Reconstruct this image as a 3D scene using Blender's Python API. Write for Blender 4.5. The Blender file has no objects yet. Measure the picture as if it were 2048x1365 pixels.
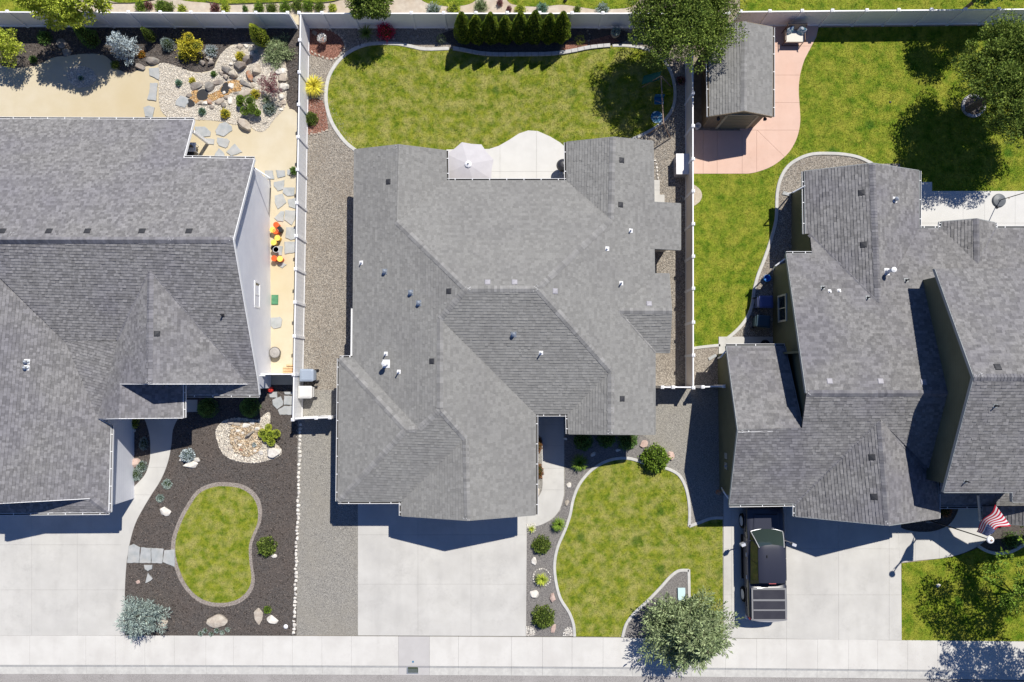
import bpy, bmesh, math, random
import numpy as np
from mathutils import Vector, Matrix
R = math.radians
random.seed(7); rng = np.random.default_rng(7)
sc = bpy.context.scene; COL = sc.collection
# ---------------------------------------------------------------- camera, sky, sun, exposure
CAMH = 38.0; FPX = 1406.0; TILT = R(2.97)
cam = bpy.data.objects.new('camera', bpy.data.cameras.new('camera')); COL.objects.link(cam)
cam.location = (0, 0, CAMH); cam.rotation_euler = (TILT, 0, 0)
cam.data.sensor_width = 36; cam.data.lens = 36 * FPX / 2048; cam.data.clip_end = 1000
sc.camera = cam
SUNV = Vector((.515, .857, 0)).normalized(); EL = R(56.2)
sd = Vector((SUNV.x * math.cos(EL), SUNV.y * math.cos(EL), math.sin(EL)))
sun = bpy.data.objects.new('sun', bpy.data.lights.new('sun', 'SUN')); COL.objects.link(sun)
sun.data.energy = 4.6; sun.data.angle = R(.5); sun.data.color = (1, .955, .88)
sun.rotation_euler = (-sd).to_track_quat('-Z', 'Y').to_euler()
w = bpy.data.worlds.new('World'); sc.world = w; w.use_nodes = True
wn = w.node_tree; bg = wn.nodes['Background']; sk = wn.nodes.new('ShaderNodeTexSky')
sk.sky_type = 'NISHITA'; sk.sun_disc = False; sk.sun_elevation = EL; sk.sun_rotation = math.atan2(SUNV.x, SUNV.y)
sk.air_density = 1.0; sk.dust_density = 0; sk.ozone_density = 6.0
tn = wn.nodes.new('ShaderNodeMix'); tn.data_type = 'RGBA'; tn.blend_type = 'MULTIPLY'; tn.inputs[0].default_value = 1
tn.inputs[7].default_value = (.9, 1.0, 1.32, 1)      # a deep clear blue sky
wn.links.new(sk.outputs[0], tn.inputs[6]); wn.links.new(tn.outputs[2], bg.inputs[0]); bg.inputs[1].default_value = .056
sc.view_settings.view_transform = 'Standard'; sc.view_settings.look = 'None'
sc.view_settings.exposure = 0.3; sc.view_settings.gamma = 1
# ---------------------------------------------------------------- helpers
ct, st = math.cos(TILT), math.sin(TILT)
def ray(u, v):
    x = (u - 1024) / FPX; y = (682.5 - v) / FPX
    return Vector((x, y * ct + st, y * st - ct))
def P(u, v, z=0.0):
    d = ray(u, v); t = (z - CAMH) / d.z
    return Vector((d.x * t, d.y * t, z))
def tag(o, label=None, cat=None, group=None, kind=None):
    if label: o['label'] = label
    if cat: o['category'] = cat
    if group: o['group'] = group
    if kind: o['kind'] = kind
    return o
def empty(name, loc, rz=0, label=None, cat=None, group=None, kind=None):
    o = bpy.data.objects.new(name, None); COL.objects.link(o); o.location = loc; o.rotation_euler = (0, 0, rz)
    o.empty_display_size = .2
    return tag(o, label, cat, group, kind)
def link(name, me, mat, parent=None, kind=None, smooth=False):
    if mat is not None:
        for m in (mat if isinstance(mat, (list, tuple)) else [mat]): me.materials.append(m)
    if smooth: me.polygons.foreach_set('use_smooth', [True] * len(me.polygons))
    o = bpy.data.objects.new(name, me); COL.objects.link(o)
    if parent: o.parent = parent
    if kind: o['kind'] = kind
    return o
def meshobj(name, vs, fs, mat, parent=None, kind=None, smooth=False, mi=None):
    me = bpy.data.meshes.new(name); me.from_pydata([tuple(v) for v in vs], [], fs)
    if mi: me.polygons.foreach_set('material_index', mi)
    me.update()
    return link(name, me, mat, parent, kind, smooth)
class MB:
    def __init__(s): s.v = []; s.f = []
    def add(s, vs, fs):
        n = len(s.v); s.v += [tuple(v) for v in vs]; s.f += [tuple(i + n for i in f) for f in fs]; return s
    def box(s, c, d, rz=0, tilt=None):
        x, y, z = d[0] / 2, d[1] / 2, d[2] / 2
        M = Matrix.Rotation(rz, 3, 'Z')
        if tilt: M = M @ tilt
        vs = [Vector(c) + M @ Vector((a * x, b * y, e * z)) for a in (-1, 1) for b in (-1, 1) for e in (-1, 1)]
        return s.add(vs, [(0, 1, 3, 2), (4, 6, 7, 5), (0, 4, 5, 1), (2, 3, 7, 6), (0, 2, 6, 4), (1, 5, 7, 3)])
    def tube(s, a, b, r1, r2=None, n=8, caps=True):
        a = Vector(a); b = Vector(b); r2 = r1 if r2 is None else r2
        d = (b - a).normalized(); p = d.orthogonal().normalized(); q = d.cross(p)
        vs = []
        for c, r in ((a, r1), (b, r2)):
            for i in range(n):
                t = 2 * math.pi * i / n; vs.append(c + (p * math.cos(t) + q * math.sin(t)) * r)
        fs = [(i, (i + 1) % n, n + (i + 1) % n, n + i) for i in range(n)]
        if caps: fs += [tuple(range(n - 1, -1, -1)), tuple(range(n, 2 * n))]
        return s.add(vs, fs)
    def path(s, pts, r, n=6):
        for a, b in zip(pts[:-1], pts[1:]):
            if (Vector(b) - Vector(a)).length > 1e-4: s.tube(a, b, r, r, n)
        return s
    def lathe(s, c, prof, n=20):
        c = Vector(c); vs = []; fs = []
        for r, z in prof:
            for i in range(n):
                t = 2 * math.pi * i / n; vs.append(c + Vector((r * math.cos(t), r * math.sin(t), z)))
        for k in range(len(prof) - 1):
            for i in range(n):
                j = (i + 1) % n; fs.append((k * n + i, k * n + j, (k + 1) * n + j, (k + 1) * n + i))
        fs.append(tuple(range(n - 1, -1, -1))); fs.append(tuple(range((len(prof) - 1) * n, len(prof) * n)))
        return s.add(vs, fs)
    def prism(s, pts, z0, z1):
        pts = ccw([(p[0], p[1]) for p in pts]); n = len(pts)
        vs = [(x, y, z0) for x, y in pts] + [(x, y, z1) for x, y in pts]
        return s.add(vs, [tuple(range(n - 1, -1, -1)), tuple(range(n, 2 * n))] + [(i, (i + 1) % n, n + (i + 1) % n, n + i) for i in range(n)])
    def build(s, name, mat, parent=None, kind=None, smooth=False):
        return meshobj(name, s.v, s.f, mat, parent, kind, smooth)
def ccw(p):
    a = sum(p[i - 1][0] * p[i][1] - p[i][0] * p[i - 1][1] for i in range(len(p)))
    return list(p) if a > 0 else list(p)[::-1]
def crom(pts, closed=True, k=5):
    out = []; n = len(pts)
    for i in range(n if closed else n - 1):
        g = (lambda j: pts[j % n]) if closed else (lambda j: pts[max(0, min(n - 1, j))])
        p0, p1, p2, p3 = g(i - 1), g(i), g(i + 1), g(i + 2)
        for q in range(k):
            t = q / k
            out.append(tuple(.5 * (2 * p1[c] + (p2[c] - p0[c]) * t + (2 * p0[c] - 5 * p1[c] + 4 * p2[c] - p3[c]) * t * t + (3 * p1[c] - p0[c] - 3 * p2[c] + p3[c]) * t ** 3) for c in (0, 1)))
    if not closed: out.append(tuple(pts[-1]))
    return out
def clip(poly, ax, val, keep_greater):
    out = []
    for i in range(len(poly)):
        a = poly[i - 1]; b = poly[i]
        ina = (a[ax] >= val) == keep_greater or a[ax] == val; inb = (b[ax] >= val) == keep_greater or b[ax] == val
        if ina != inb:
            t = (val - a[ax]) / (b[ax] - a[ax]); out.append(tuple(a[c] + (b[c] - a[c]) * t for c in (0, 1)))
        if inb: out.append(b)
    return out
def inpoly(x, y, poly):
    c = False; n = len(poly); j = n - 1
    for i in range(n):
        xi, yi = poly[i][0], poly[i][1]; xj, yj = poly[j][0], poly[j][1]
        if (yi > y) != (yj > y) and x < (xj - xi) * (y - yi) / (yj - yi) + xi: c = not c
        j = i
    return c
def inpoly_np(X, Y, poly):
    c = np.zeros(len(X), bool); j = len(poly) - 1
    for i in range(len(poly)):
        xi, yi = poly[i][0], poly[i][1]; xj, yj = poly[j][0], poly[j][1]
        if yi != yj: c ^= ((yi > Y) != (yj > Y)) & (X < (xj - xi) * (Y - yi) / (yj - yi) + xi)
        j = i
    return c
def sample(poly, dens):
    xs = [p[0] for p in poly]; ys = [p[1] for p in poly]
    n = int((max(xs) - min(xs)) * (max(ys) - min(ys)) * dens)
    X = rng.uniform(min(xs), max(xs), n); Y = rng.uniform(min(ys), max(ys), n); k = inpoly_np(X, Y, poly)
    return X[k], Y[k]
def npmesh(name, V, F, mat, parent=None, kind=None, smooth=False):
    """V (n,3); F (m,k) with constant k"""
    me = bpy.data.meshes.new(name); m, k = F.shape
    me.vertices.add(len(V)); me.vertices.foreach_set('co', np.ascontiguousarray(V, dtype=np.float32).ravel())
    me.loops.add(m * k); me.loops.foreach_set('vertex_index', np.ascontiguousarray(F, dtype=np.int32).ravel())
    me.polygons.add(m); me.polygons.foreach_set('loop_start', np.arange(0, m * k, k, dtype=np.int32))
    try: me.polygons.foreach_set('loop_total', np.full(m, k, dtype=np.int32))
    except Exception: pass
    me.update(calc_edges=True); me.validate()
    return link(name, me, mat, parent, kind, smooth)
def unit(a): return a / (np.linalg.norm(a, axis=1, keepdims=True) + 1e-9)
def leaves(pos, d, length, width, fold=.15):
    """diamond leaves: pos (n,3) base, d (n,3) direction"""
    n = len(pos); d = unit(d); r = unit(rng.normal(size=(n, 3))); s = unit(np.cross(d, r)); nn = np.cross(d, s)
    L = (length * rng.uniform(.7, 1.3, (n, 1))); W = (width * rng.uniform(.7, 1.3, (n, 1)))
    V = np.stack([pos, pos + d * L * .45 + s * W / 2 + nn * L * fold, pos + d * L, pos + d * L * .45 - s * W / 2 + nn * L * fold], 1).reshape(-1, 3)
    F = np.arange(4 * n).reshape(n, 4)
    return V, F
def ordn(i): return ['first', 'second', 'third', 'fourth', 'fifth', 'sixth', 'seventh', 'eighth', 'ninth', 'tenth', 'eleventh', 'twelfth', 'thirteenth', 'fourteenth', 'fifteenth', 'sixteenth', 'seventeenth', 'eighteenth', 'nineteenth', 'twentieth', 'twenty-first', 'twenty-second'][i]
# ---------------------------------------------------------------- materials
def mat(name, ca, cb=None, scale=8, detail=4, rough=.85, c3=None, s3=.4, a3=.6, bump=0, bscale=60, bdist=.01, rnd=0, vor=0, vcol=None, spec=.3, metal=0, trans=0, lo=.35, hi=.65, coat=0, lines=None, spots=None, grime=None, fine=0):
    m = bpy.data.materials.new(name); m.use_nodes = True; nt = m.node_tree; N = nt.nodes; L = nt.links
    b = N['Principled BSDF']; b.inputs['Roughness'].default_value = rough; b.inputs['Specular IOR Level'].default_value = spec if rough < .88 else .08
    b.inputs['Metallic'].default_value = metal
    if coat: b.inputs['Coat Weight'].default_value = coat; b.inputs['Coat Roughness'].default_value = .05
    geo = N.new('ShaderNodeNewGeometry')
    def rgb(c): return (*c, 1)
    def mix(f, a, c, mode='MIX'):
        x = N.new('ShaderNodeMix'); x.data_type = 'RGBA'; x.blend_type = mode
        if isinstance(f, float): x.inputs[0].default_value = f
        else: L.new(f, x.inputs[0])
        for s, i in ((a, 6), (c, 7)):
            if isinstance(s, tuple): x.inputs[i].default_value = rgb(s[:3])
            else: L.new(s, x.inputs[i])
        return x.outputs[2]
    def noise(scale, det=4, rgh=.6):
        t = N.new('ShaderNodeTexNoise'); L.new(geo.outputs['Position'], t.inputs['Vector'])
        t.inputs['Scale'].default_value = scale; t.inputs['Detail'].default_value = det; t.inputs['Roughness'].default_value = rgh
        return t.outputs['Fac']
    def rmp(s, a, c, oa=0., ob=1.):
        x = N.new('ShaderNodeMapRange'); L.new(s, x.inputs[0]); x.inputs[1].default_value = a; x.inputs[2].default_value = c
        x.inputs[3].default_value = oa; x.inputs[4].default_value = ob; return x.outputs[0]
    col = ca
    if cb: col = mix(rmp(noise(scale, detail), lo, hi), ca, cb)
    if vor:
        t = N.new('ShaderNodeTexVoronoi'); L.new(geo.outputs['Position'], t.inputs['Vector']); t.inputs['Scale'].default_value = vor
        sp = N.new('ShaderNodeSeparateColor'); L.new(t.outputs['Color'], sp.inputs[0])
        col = mix(rmp(sp.outputs[0], .3, .95), col, vcol)
        dk = rmp(t.outputs['Distance'], .35, .75, 1., .45)
        x = N.new('ShaderNodeCombineColor'); [L.new(dk, x.inputs[i]) for i in range(3)]
        col = mix(.8, col, x.outputs[0], 'MULTIPLY')
    if c3: col = mix(rmp(noise(s3, 3), .42, .68, 0., a3), col, c3)
    if spots:   # scattered dark round patches in the turf
        t = N.new('ShaderNodeTexVoronoi'); t.inputs['Scale'].default_value = .62
        nd = N.new('ShaderNodeTexNoise'); nd.inputs['Scale'].default_value = 3.; L.new(geo.outputs['Position'], nd.inputs['Vector'])
        va = N.new('ShaderNodeVectorMath'); va.operation = 'SCALE'; va.inputs[3].default_value = .45; L.new(nd.outputs['Color'], va.inputs[0])
        vb = N.new('ShaderNodeVectorMath'); L.new(geo.outputs['Position'], vb.inputs[0]); L.new(va.outputs[0], vb.inputs[1]); L.new(vb.outputs[0], t.inputs['Vector'])
        sp = N.new('ShaderNodeSeparateColor'); L.new(t.outputs['Color'], sp.inputs[0])
        mm_ = N.new('ShaderNodeMath'); mm_.operation = 'MULTIPLY'; L.new(rmp(t.outputs['Distance'], .1, .22, 1, 0), mm_.inputs[0]); L.new(rmp(sp.outputs[1], .45, .6, 0, .75), mm_.inputs[1])
        col = mix(mm_.outputs[0], col, spots)
    if fine:
        v = rmp(noise(17, 5, .85), .3, .7, 1 - fine, 1 + fine); x = N.new('ShaderNodeCombineColor'); [L.new(v, x.inputs[i]) for i in range(3)]
        col = mix(1., col, x.outputs[0], 'MULTIPLY')
    if grime:   # faint stains and scuffs: two noises multiplied
        g1 = rmp(noise(.55, 6, .75), .5, .72, 0, .6); g2 = rmp(noise(7, 5, .7), .4, .7, .3, 1)
        mm_ = N.new('ShaderNodeMath'); mm_.operation = 'MULTIPLY'; L.new(g1, mm_.inputs[0]); L.new(g2, mm_.inputs[1]); col = mix(mm_.outputs[0], col, grime)
        col = mix(rmp(noise(26, 4, .8), .6, .78, 0, .25), col, grime)
        mp = N.new('ShaderNodeMapping'); mp.inputs['Scale'].default_value = (1.6, .22, 1); L.new(geo.outputs['Position'], mp.inputs[0])
        tx = N.new('ShaderNodeTexNoise'); tx.inputs['Scale'].default_value = 1.; tx.inputs['Detail'].default_value = 5; L.new(mp.outputs[0], tx.inputs[0])
        col = mix(rmp(tx.outputs['Fac'], .52, .75, 0, .22), col, grime)
    if lines:   # (axis, period, width, darkness): fine joints drawn on far-too-small boards
        sx = N.new('ShaderNodeSeparateXYZ'); L.new(geo.outputs['Position'], sx.inputs[0])
        q = N.new('ShaderNodeMath'); q.operation = 'FRACT'; q2 = N.new('ShaderNodeMath'); q2.operation = 'DIVIDE'
        L.new(sx.outputs[lines[0]], q2.inputs[0]); q2.inputs[1].default_value = lines[1]; L.new(q2.outputs[0], q.inputs[0])
        q3 = N.new('ShaderNodeMath'); q3.operation = 'LESS_THAN'; L.new(q.outputs[0], q3.inputs[0]); q3.inputs[1].default_value = lines[2]
        q4 = N.new('ShaderNodeMath'); q4.operation = 'MULTIPLY'; L.new(q3.outputs[0], q4.inputs[0]); q4.inputs[1].default_value = lines[3]
        col = mix(q4.outputs[0], col, (.05, .05, .05))
    if rnd:
        v = rmp(geo.outputs['Random Per Island'], 0, 1, 1 - rnd, 1 + rnd)
        x = N.new('ShaderNodeCombineColor'); [L.new(v, x.inputs[i]) for i in range(3)]
        col = mix(1., col, x.outputs[0], 'MULTIPLY')
    if isinstance(col, tuple): b.inputs['Base Color'].default_value = rgb(col)
    else: L.new(col, b.inputs['Base Color'])
    if bump:
        bm_ = N.new('ShaderNodeBump'); bm_.inputs['Strength'].default_value = bump; bm_.inputs['Distance'].default_value = bdist
        L.new(noise(bscale, 5, .7), bm_.inputs['Height']); L.new(bm_.outputs[0], b.inputs['Normal'])
    if trans:
        t = N.new('ShaderNodeBsdfTranslucent'); ms = N.new('ShaderNodeMixShader'); ms.inputs[0].default_value = trans
        if isinstance(col, tuple): t.inputs[0].default_value = rgb(col)
        else: L.new(col, t.inputs[0])
        L.new(b.outputs[0], ms.inputs[1]); L.new(t.outputs[0], ms.inputs[2]); L.new(ms.outputs[0], N['Material Output'].inputs[0])
    return m
def glassmat(name, col=(.02, .03, .035), rough=.05):
    m = bpy.data.materials.new(name); m.use_nodes = True; b = m.node_tree.nodes['Principled BSDF']
    b.inputs['Base Color'].default_value = (*col, 1); b.inputs['Roughness'].default_value = rough; b.inputs['Specular IOR Level'].default_value = .8
    return m
K = {}
K['shingle_main'] = mat('shingle_main', (.212, .209, .197), (.252, .249, .236), 14, 3, .95, c3=(.2, .197, .19), s3=.45, rnd=.12, bump=.4, bscale=90, lo=.3, hi=.7)
K['shingle_left'] = mat('shingle_left', (.172, .169, .168), (.236, .23, .227), 9, 3, .95, c3=(.175, .17, .19), s3=.3, rnd=.24, bump=.4, bscale=90)
K['shingle_right'] = mat('shingle_right', (.168, .165, .163), (.225, .219, .213), 9, 3, .95, c3=(.16, .155, .175), s3=.35, rnd=.22, bump=.4, bscale=90)
K['cap_main'] = mat('cap_main', (.215, .212, .203), (.265, .26, .25), 3, 3, .95, rnd=.18)
K['cap_left'] = mat('cap_left', (.16, .158, .17), (.21, .205, .215), 3, 3, .95, rnd=.2)
K['cap_right'] = mat('cap_right', (.14, .138, .15), (.20, .196, .2), 3, 3, .95, rnd=.2)
K['gutter_in'] = mat('gutter_floor_dark', (.07, .065, .06), rough=.9)  # darker tone for the inner floor of the gutters
K['deck'] = mat('underlay', (.06, .06, .06), rough=.95)
K['white'] = mat('white_vinyl', (.84, .84, .85), (.8, .8, .81), 3, 3, .5, spec=.4)
K['panel'] = mat('vinyl_panel', (.82, .82, .82), (.78, .78, .78), 1.5, 4, .55, spec=.4)
K['panel_tan'] = mat('vinyl_panel_tan', (.76, .68, .59), (.71, .64, .56), 1.5, 4, .55, spec=.4)
K['trim_white'] = mat('white_trim', (.8, .8, .79), rough=.5)
K['trim_grey'] = mat('grey_trim', (.28, .3, .3), rough=.6)
K['trim_dark'] = mat('weathered_grey_trim', (.22, .22, .21), rough=.7)
K['siding_white'] = mat('white_siding', (.72, .73, .76), (.66, .67, .71), 1.2, 4, .6, lines=(2, .18, .06, .25))
K['siding_olive'] = mat('olive_siding', (.13, .135, .085), (.11, .115, .07), 1.2, 4, .7, lines=(2, .18, .08, .35))
K['siding_tan'] = mat('tan_siding', (.42, .39, .34), (.38, .35, .3), 1.2, 4, .7, lines=(2, .18, .07, .3))
K['siding_shed'] = mat('shed_siding', (.24, .19, .13), (.2, .16, .11), 1.5, 4, .7, lines=(0, .2, .06, .4))
K['concrete'] = mat('concrete', (.50, .487, .452), (.54, .527, .492), 1.3, 5, .9, c3=(.39, .38, .36), s3=.35, a3=.5, bump=.15, bscale=80, rnd=.025, grime=(.33, .32, .30))
K['patio'] = mat('patio_concrete', (.56, .55, .52), (.6, .59, .56), 1.3, 5, .9, bump=.15, bscale=80)
K['sidewalk'] = mat('sidewalk_concrete', (.56, .545, .507), (.61, .595, .557), 1.1, 5, .9, c3=(.44, .42, .39), s3=.5, a3=.45, bump=.15, bscale=80, rnd=.03, grime=(.38, .36, .33))
K['sidewalk_new'] = mat('grey_concrete', (.44, .425, .41), (.47, .455, .44), 1.5, 4, .9)
K['kerb'] = mat('kerb_concrete', (.48, .47, .44), (.56, .55, .51), 6, 4, .9, c3=(.4, .39, .37), s3=1.4, a3=.4, bump=.3, bscale=60, grime=(.33, .32, .30))
K['block'] = mat('edging_block', (.42, .41, .4), (.5, .49, .48), 6, 4, .9, rnd=.1)
K['pink'] = mat('pink_concrete', (.60, .42, .335), (.63, .445, .36), 1.2, 5, .9, c3=(.6, .39, .30), s3=.7, a3=.4, rnd=.02, grime=(.48, .32, .25))
K['asphalt'] = mat('asphalt', (.30, .28, .265), (.35, .33, .315), 30, 5, .95, c3=(.38, .36, .345), s3=.8, a3=.5, bump=.4, bscale=150, vor=45, vcol=(.42, .4, .38))
K['soil'] = mat('soil', (.22, .18, .14), (.3, .26, .2), 5, 5, .95)
K['gravel'] = mat('beige_gravel', (.19, .165, .14), (.28, .25, .21), 12, 5, .95, vor=28, vcol=(.5, .45, .38), c3=(.2, .16, .12), s3=.6, a3=.3, bump=.8, bscale=50, bdist=.02)
K['gravel_grey'] = mat('grey_gravel', (.22, .21, .195), (.29, .275, .25), 10, 5, .95, vor=34, vcol=(.42, .40, .35), c3=(.27, .25, .21), s3=.5, a3=.5, bump=.7, bscale=70)
K['gravel_dark'] = mat('dark_gravel', (.15, .14, .135), (.22, .21, .2), 12, 5, .95, vor=36, vcol=(.30, .28, .26), bump=.8, bscale=60)
K['mulch'] = mat('dark_mulch', (.072, .066, .063), (.125, .112, .104), 14, 6, .95, vor=26, vcol=(.16, .14, .125), c3=(.12, .095, .08), s3=.7, a3=.45, bump=1, bscale=40, bdist=.03)
K['redmulch'] = mat('red_mulch', (.20, .09, .065), (.30, .15, .11), 14, 6, .95, vor=22, vcol=(.38, .2, .15), bump=1, bscale=40, bdist=.03)
K['sand'] = mat('crushed_sand', (.54, .475, .345), (.58, .52, .40), 1.2, 5, .95, c3=(.50, .41, .25), s3=.12, a3=.8, bump=.25, bscale=60)
K['dirt'] = mat('bare_dirt', (.42, .36, .29), (.52, .46, .37), 3, 5, .95, c3=(.4, .3, .2), s3=.6, a3=.5)
K['cream'] = mat('cream_pebbles', (.48, .43, .36), (.62, .57, .49), 20, 5, .9, vor=22, vcol=(.72, .67, .58), bump=.8, bscale=40)
K['pebble'] = mat('pebble', (.58, .52, .43), (.74, .68, .58), 6, 3, .85, rnd=.3)
K['pebble_gold'] = mat('gold_pebble', (.45, .24, .09), (.6, .42, .2), 9, 3, .8, rnd=.4)
K['pebble_grey'] = mat('grey_pebble', (.3, .28, .25), (.45, .42, .37), 9, 3, .9, rnd=.45)
K['chip'] = mat('bark_chip', (.09, .075, .065), (.18, .15, .13), 9, 3, .95, rnd=.6)
K['chip_red'] = mat('red_bark_chip', (.26, .12, .085), (.36, .2, .15), 9, 3, .95, rnd=.4)
gk = dict(spec=.05, scale=3.2, detail=8, rough=.75, c3=(.38, .34, .12), s3=1.5, a3=.68, lo=.36, hi=.64, spots=(.06, .12, .012), fine=.3)
gg_ = dict(spec=.05, scale=2.6, detail=8, rough=.75, c3=(.34, .32, .05), s3=1.2, a3=.65, lo=.36, hi=.64, spots=(.045, .12, .012), fine=.3)
K['grass'] = mat('grass', (.105, .16, .012), (.25, .265, .03), bump=.5, bscale=50, **gk)
K['blade'] = mat('grass_blade', (.105, .175, .014), (.29, .31, .04), rnd=.5, trans=.25, **gk)
K['grassg'] = mat('green_grass', (.085, .155, .010), (.22, .26, .025), bump=.5, bscale=50, **gg_)
K['bladeg'] = mat('green_grass_blade', (.085, .165, .012), (.24, .285, .03), rnd=.5, trans=.25, **gg_)
K['flag_stone'] = mat('flagstone', (.31, .33, .33), (.41, .42, .42), 3, 6, .9, c3=(.45, .42, .37), s3=1.2, a3=.4, bump=.5, bscale=16, bdist=.02, rnd=.1)
K['rock'] = mat('tan_rock', (.36, .31, .25), (.54, .49, .41), 5, 6, .9, c3=(.32, .24, .2), s3=2, a3=.4, bump=.7, bscale=14, bdist=.04)
K['rock_grey'] = mat('grey_rock', (.19, .18, .165), (.34, .32, .29), 5, 6, .9, c3=(.3, .2, .14), s3=2, a3=.35, bump=.8, bscale=14, bdist=.05)
K['rock_white'] = mat('white_rock', (.56, .52, .46), (.72, .69, .63), 6, 6, .9, bump=.6, bscale=14, bdist=.03)
K['rock_pink'] = mat('pink_rock', (.45, .32, .27), (.56, .43, .37), 6, 6, .9, bump=.5, bscale=14, bdist=.03)
K['rock_rust'] = mat('rusty_rock', (.38, .17, .08), (.34, .28, .23), 5, 6, .9, bump=.5, bscale=14, bdist=.03)
K['pond'] = glassmat('pond_water', (.05, .048, .042), .03)
K['bark'] = mat('bark', (.12, .09, .065), (.2, .16, .12), 12, 5, .95, bump=.8, bscale=30)
def leafmat(name, a, b, tr=.25): return mat(name, a, b, 3, 3, .6, rnd=.45, trans=tr, spec=.08)
K['l_green'] = mat('leaf_green', (.10, .165, .028), (.26, .33, .07), 5, 3, .6, rnd=.55, trans=.25, spec=.08)
K['l_bright'] = mat('leaf_bright', (.12, .22, .025), (.28, .40, .06), 5, 3, .6, rnd=.5, trans=.25, spec=.08)
K['l_deep'] = leafmat('leaf_deep', (0.094, 0.189, 0.050), (0.221, 0.378, 0.094))
K['l_lime'] = leafmat('leaf_lime', (0.308, 0.402, 0.051), (0.614, 0.661, 0.095))
K['l_gold'] = leafmat('leaf_gold', (0.655, 0.552, 0.051), (0.850, 0.794, 0.104))
K['l_orange'] = leafmat('leaf_orange', (0.500, 0.200, 0.030), (0.600, 0.350, 0.060))
K['l_spruce'] = mat('needle_sage', (.17, .23, .10), (.38, .45, .24), 4, 3, .6, rnd=.45, trans=.1, spec=.08)
K['l_blue'] = leafmat('needle_blue', (0.250, 0.325, 0.300), (0.425, 0.500, 0.450), .1)
K['l_silver'] = leafmat('needle_silver', (0.375, 0.450, 0.475), (0.600, 0.675, 0.688), .1)
K['l_teal'] = leafmat('needle_teal', (0.126, 0.252, 0.190), (0.252, 0.400, 0.294), .1)
K['l_purple'] = leafmat('leaf_purple', (0.187, 0.073, 0.083), (0.354, 0.166, 0.166))
K['l_pinkfl'] = leafmat('pink_flower', (0.550, 0.011, 0.066), (0.825, 0.055, 0.154))
K['l_white'] = leafmat('white_flower', (0.700, 0.700, 0.680), (0.800, 0.800, 0.780))
K['l_arbor'] = leafmat('arbor_leaf', (0.096, 0.176, 0.026), (0.320, 0.384, 0.045), .15)
K['l_red'] = leafmat('leaf_red_brown', (0.210, 0.088, 0.035), (0.350, 0.175, 0.070))
K['core'] = mat('inner_twigs', (.03, .045, .012), rough=1)  # dark fill for the cores added inside plants to block light
K['metal_dark'] = mat('dark_metal', (.03, .03, .035), rough=.45, spec=.5)
K['metal_grey'] = mat('galvanised_metal', (.45, .48, .5), rough=.35, metal=.6)
K['vent_dark'] = mat('vent_dark', (.035, .036, .04), rough=.6)
K['vent_light'] = mat('vent_light', (.34, .33, .35), rough=.5)
K['glass'] = glassmat('window_glass')
K['door_white'] = mat('door_white', (.7, .7, .7), rough=.5)
# ---------------------------------------------------------------- roofs and houses
AX = {'W': (0, 1), 'E': (0, -1), 'N': (1, -1), 'S': (1, 1)}
def raypl(u, v, pl):
    ax, s = AX[pl[0]]; a0 = P(pl[1], pl[2], pl[3])[ax]; z0, p = pl[3], pl[4]
    d = ray(u, v); t = (z0 - CAMH - p * s * a0) / (d.z - p * s * d[ax])
    return Vector((0, 0, CAMH)) + d * t
class Roof:
    def __init__(s, faces, ez=2.9):
        s.ez = ez; acc = {}
        for pl, px in faces:
            for q in px: acc.setdefault(q, []).append(raypl(q[0], q[1], pl))
        s.vp = {q: sum(l, Vector()) / len(l) for q, l in acc.items()}
        s.F = []
        for pl, px in faces:
            px = list(px); pts = [s.vp[q] for q in px]
            a = sum(pts[i - 1].x * pts[i].y - pts[i].x * pts[i - 1].y for i in range(len(pts)))
            if a < 0: px = px[::-1]; pts = pts[::-1]
            A = np.array([[p.x, p.y, 1] for p in pts]); b = np.array([p.z for p in pts]); c = np.linalg.lstsq(A, b, rcond=None)[0]
            if len(pts) == 3 or True:
                dirn = AX[pl[0]]
            s.F.append(dict(px=px, pts=pts, c=c, pl=pl))
    def z(s, x, y):
        best = None
        for f in s.F:
            if inpoly(x, y, f['pts']):
                zz = f['c'][0] * x + f['c'][1] * y + f['c'][2]
                best = zz if best is None else max(best, zz)
        return best
    def at(s, u, v):
        best = None
        for f in s.F:
            if inpoly(u, v, f['px']):
                a, b, c = f['c']; d = ray(u, v); t = (a * 0 + c - CAMH) / (d.z - a * d.x - b * d.y)
                p = Vector((0, 0, CAMH)) + d * t
                if best is None or p.z > best[0].z: best = (p, f)
        return best
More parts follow.
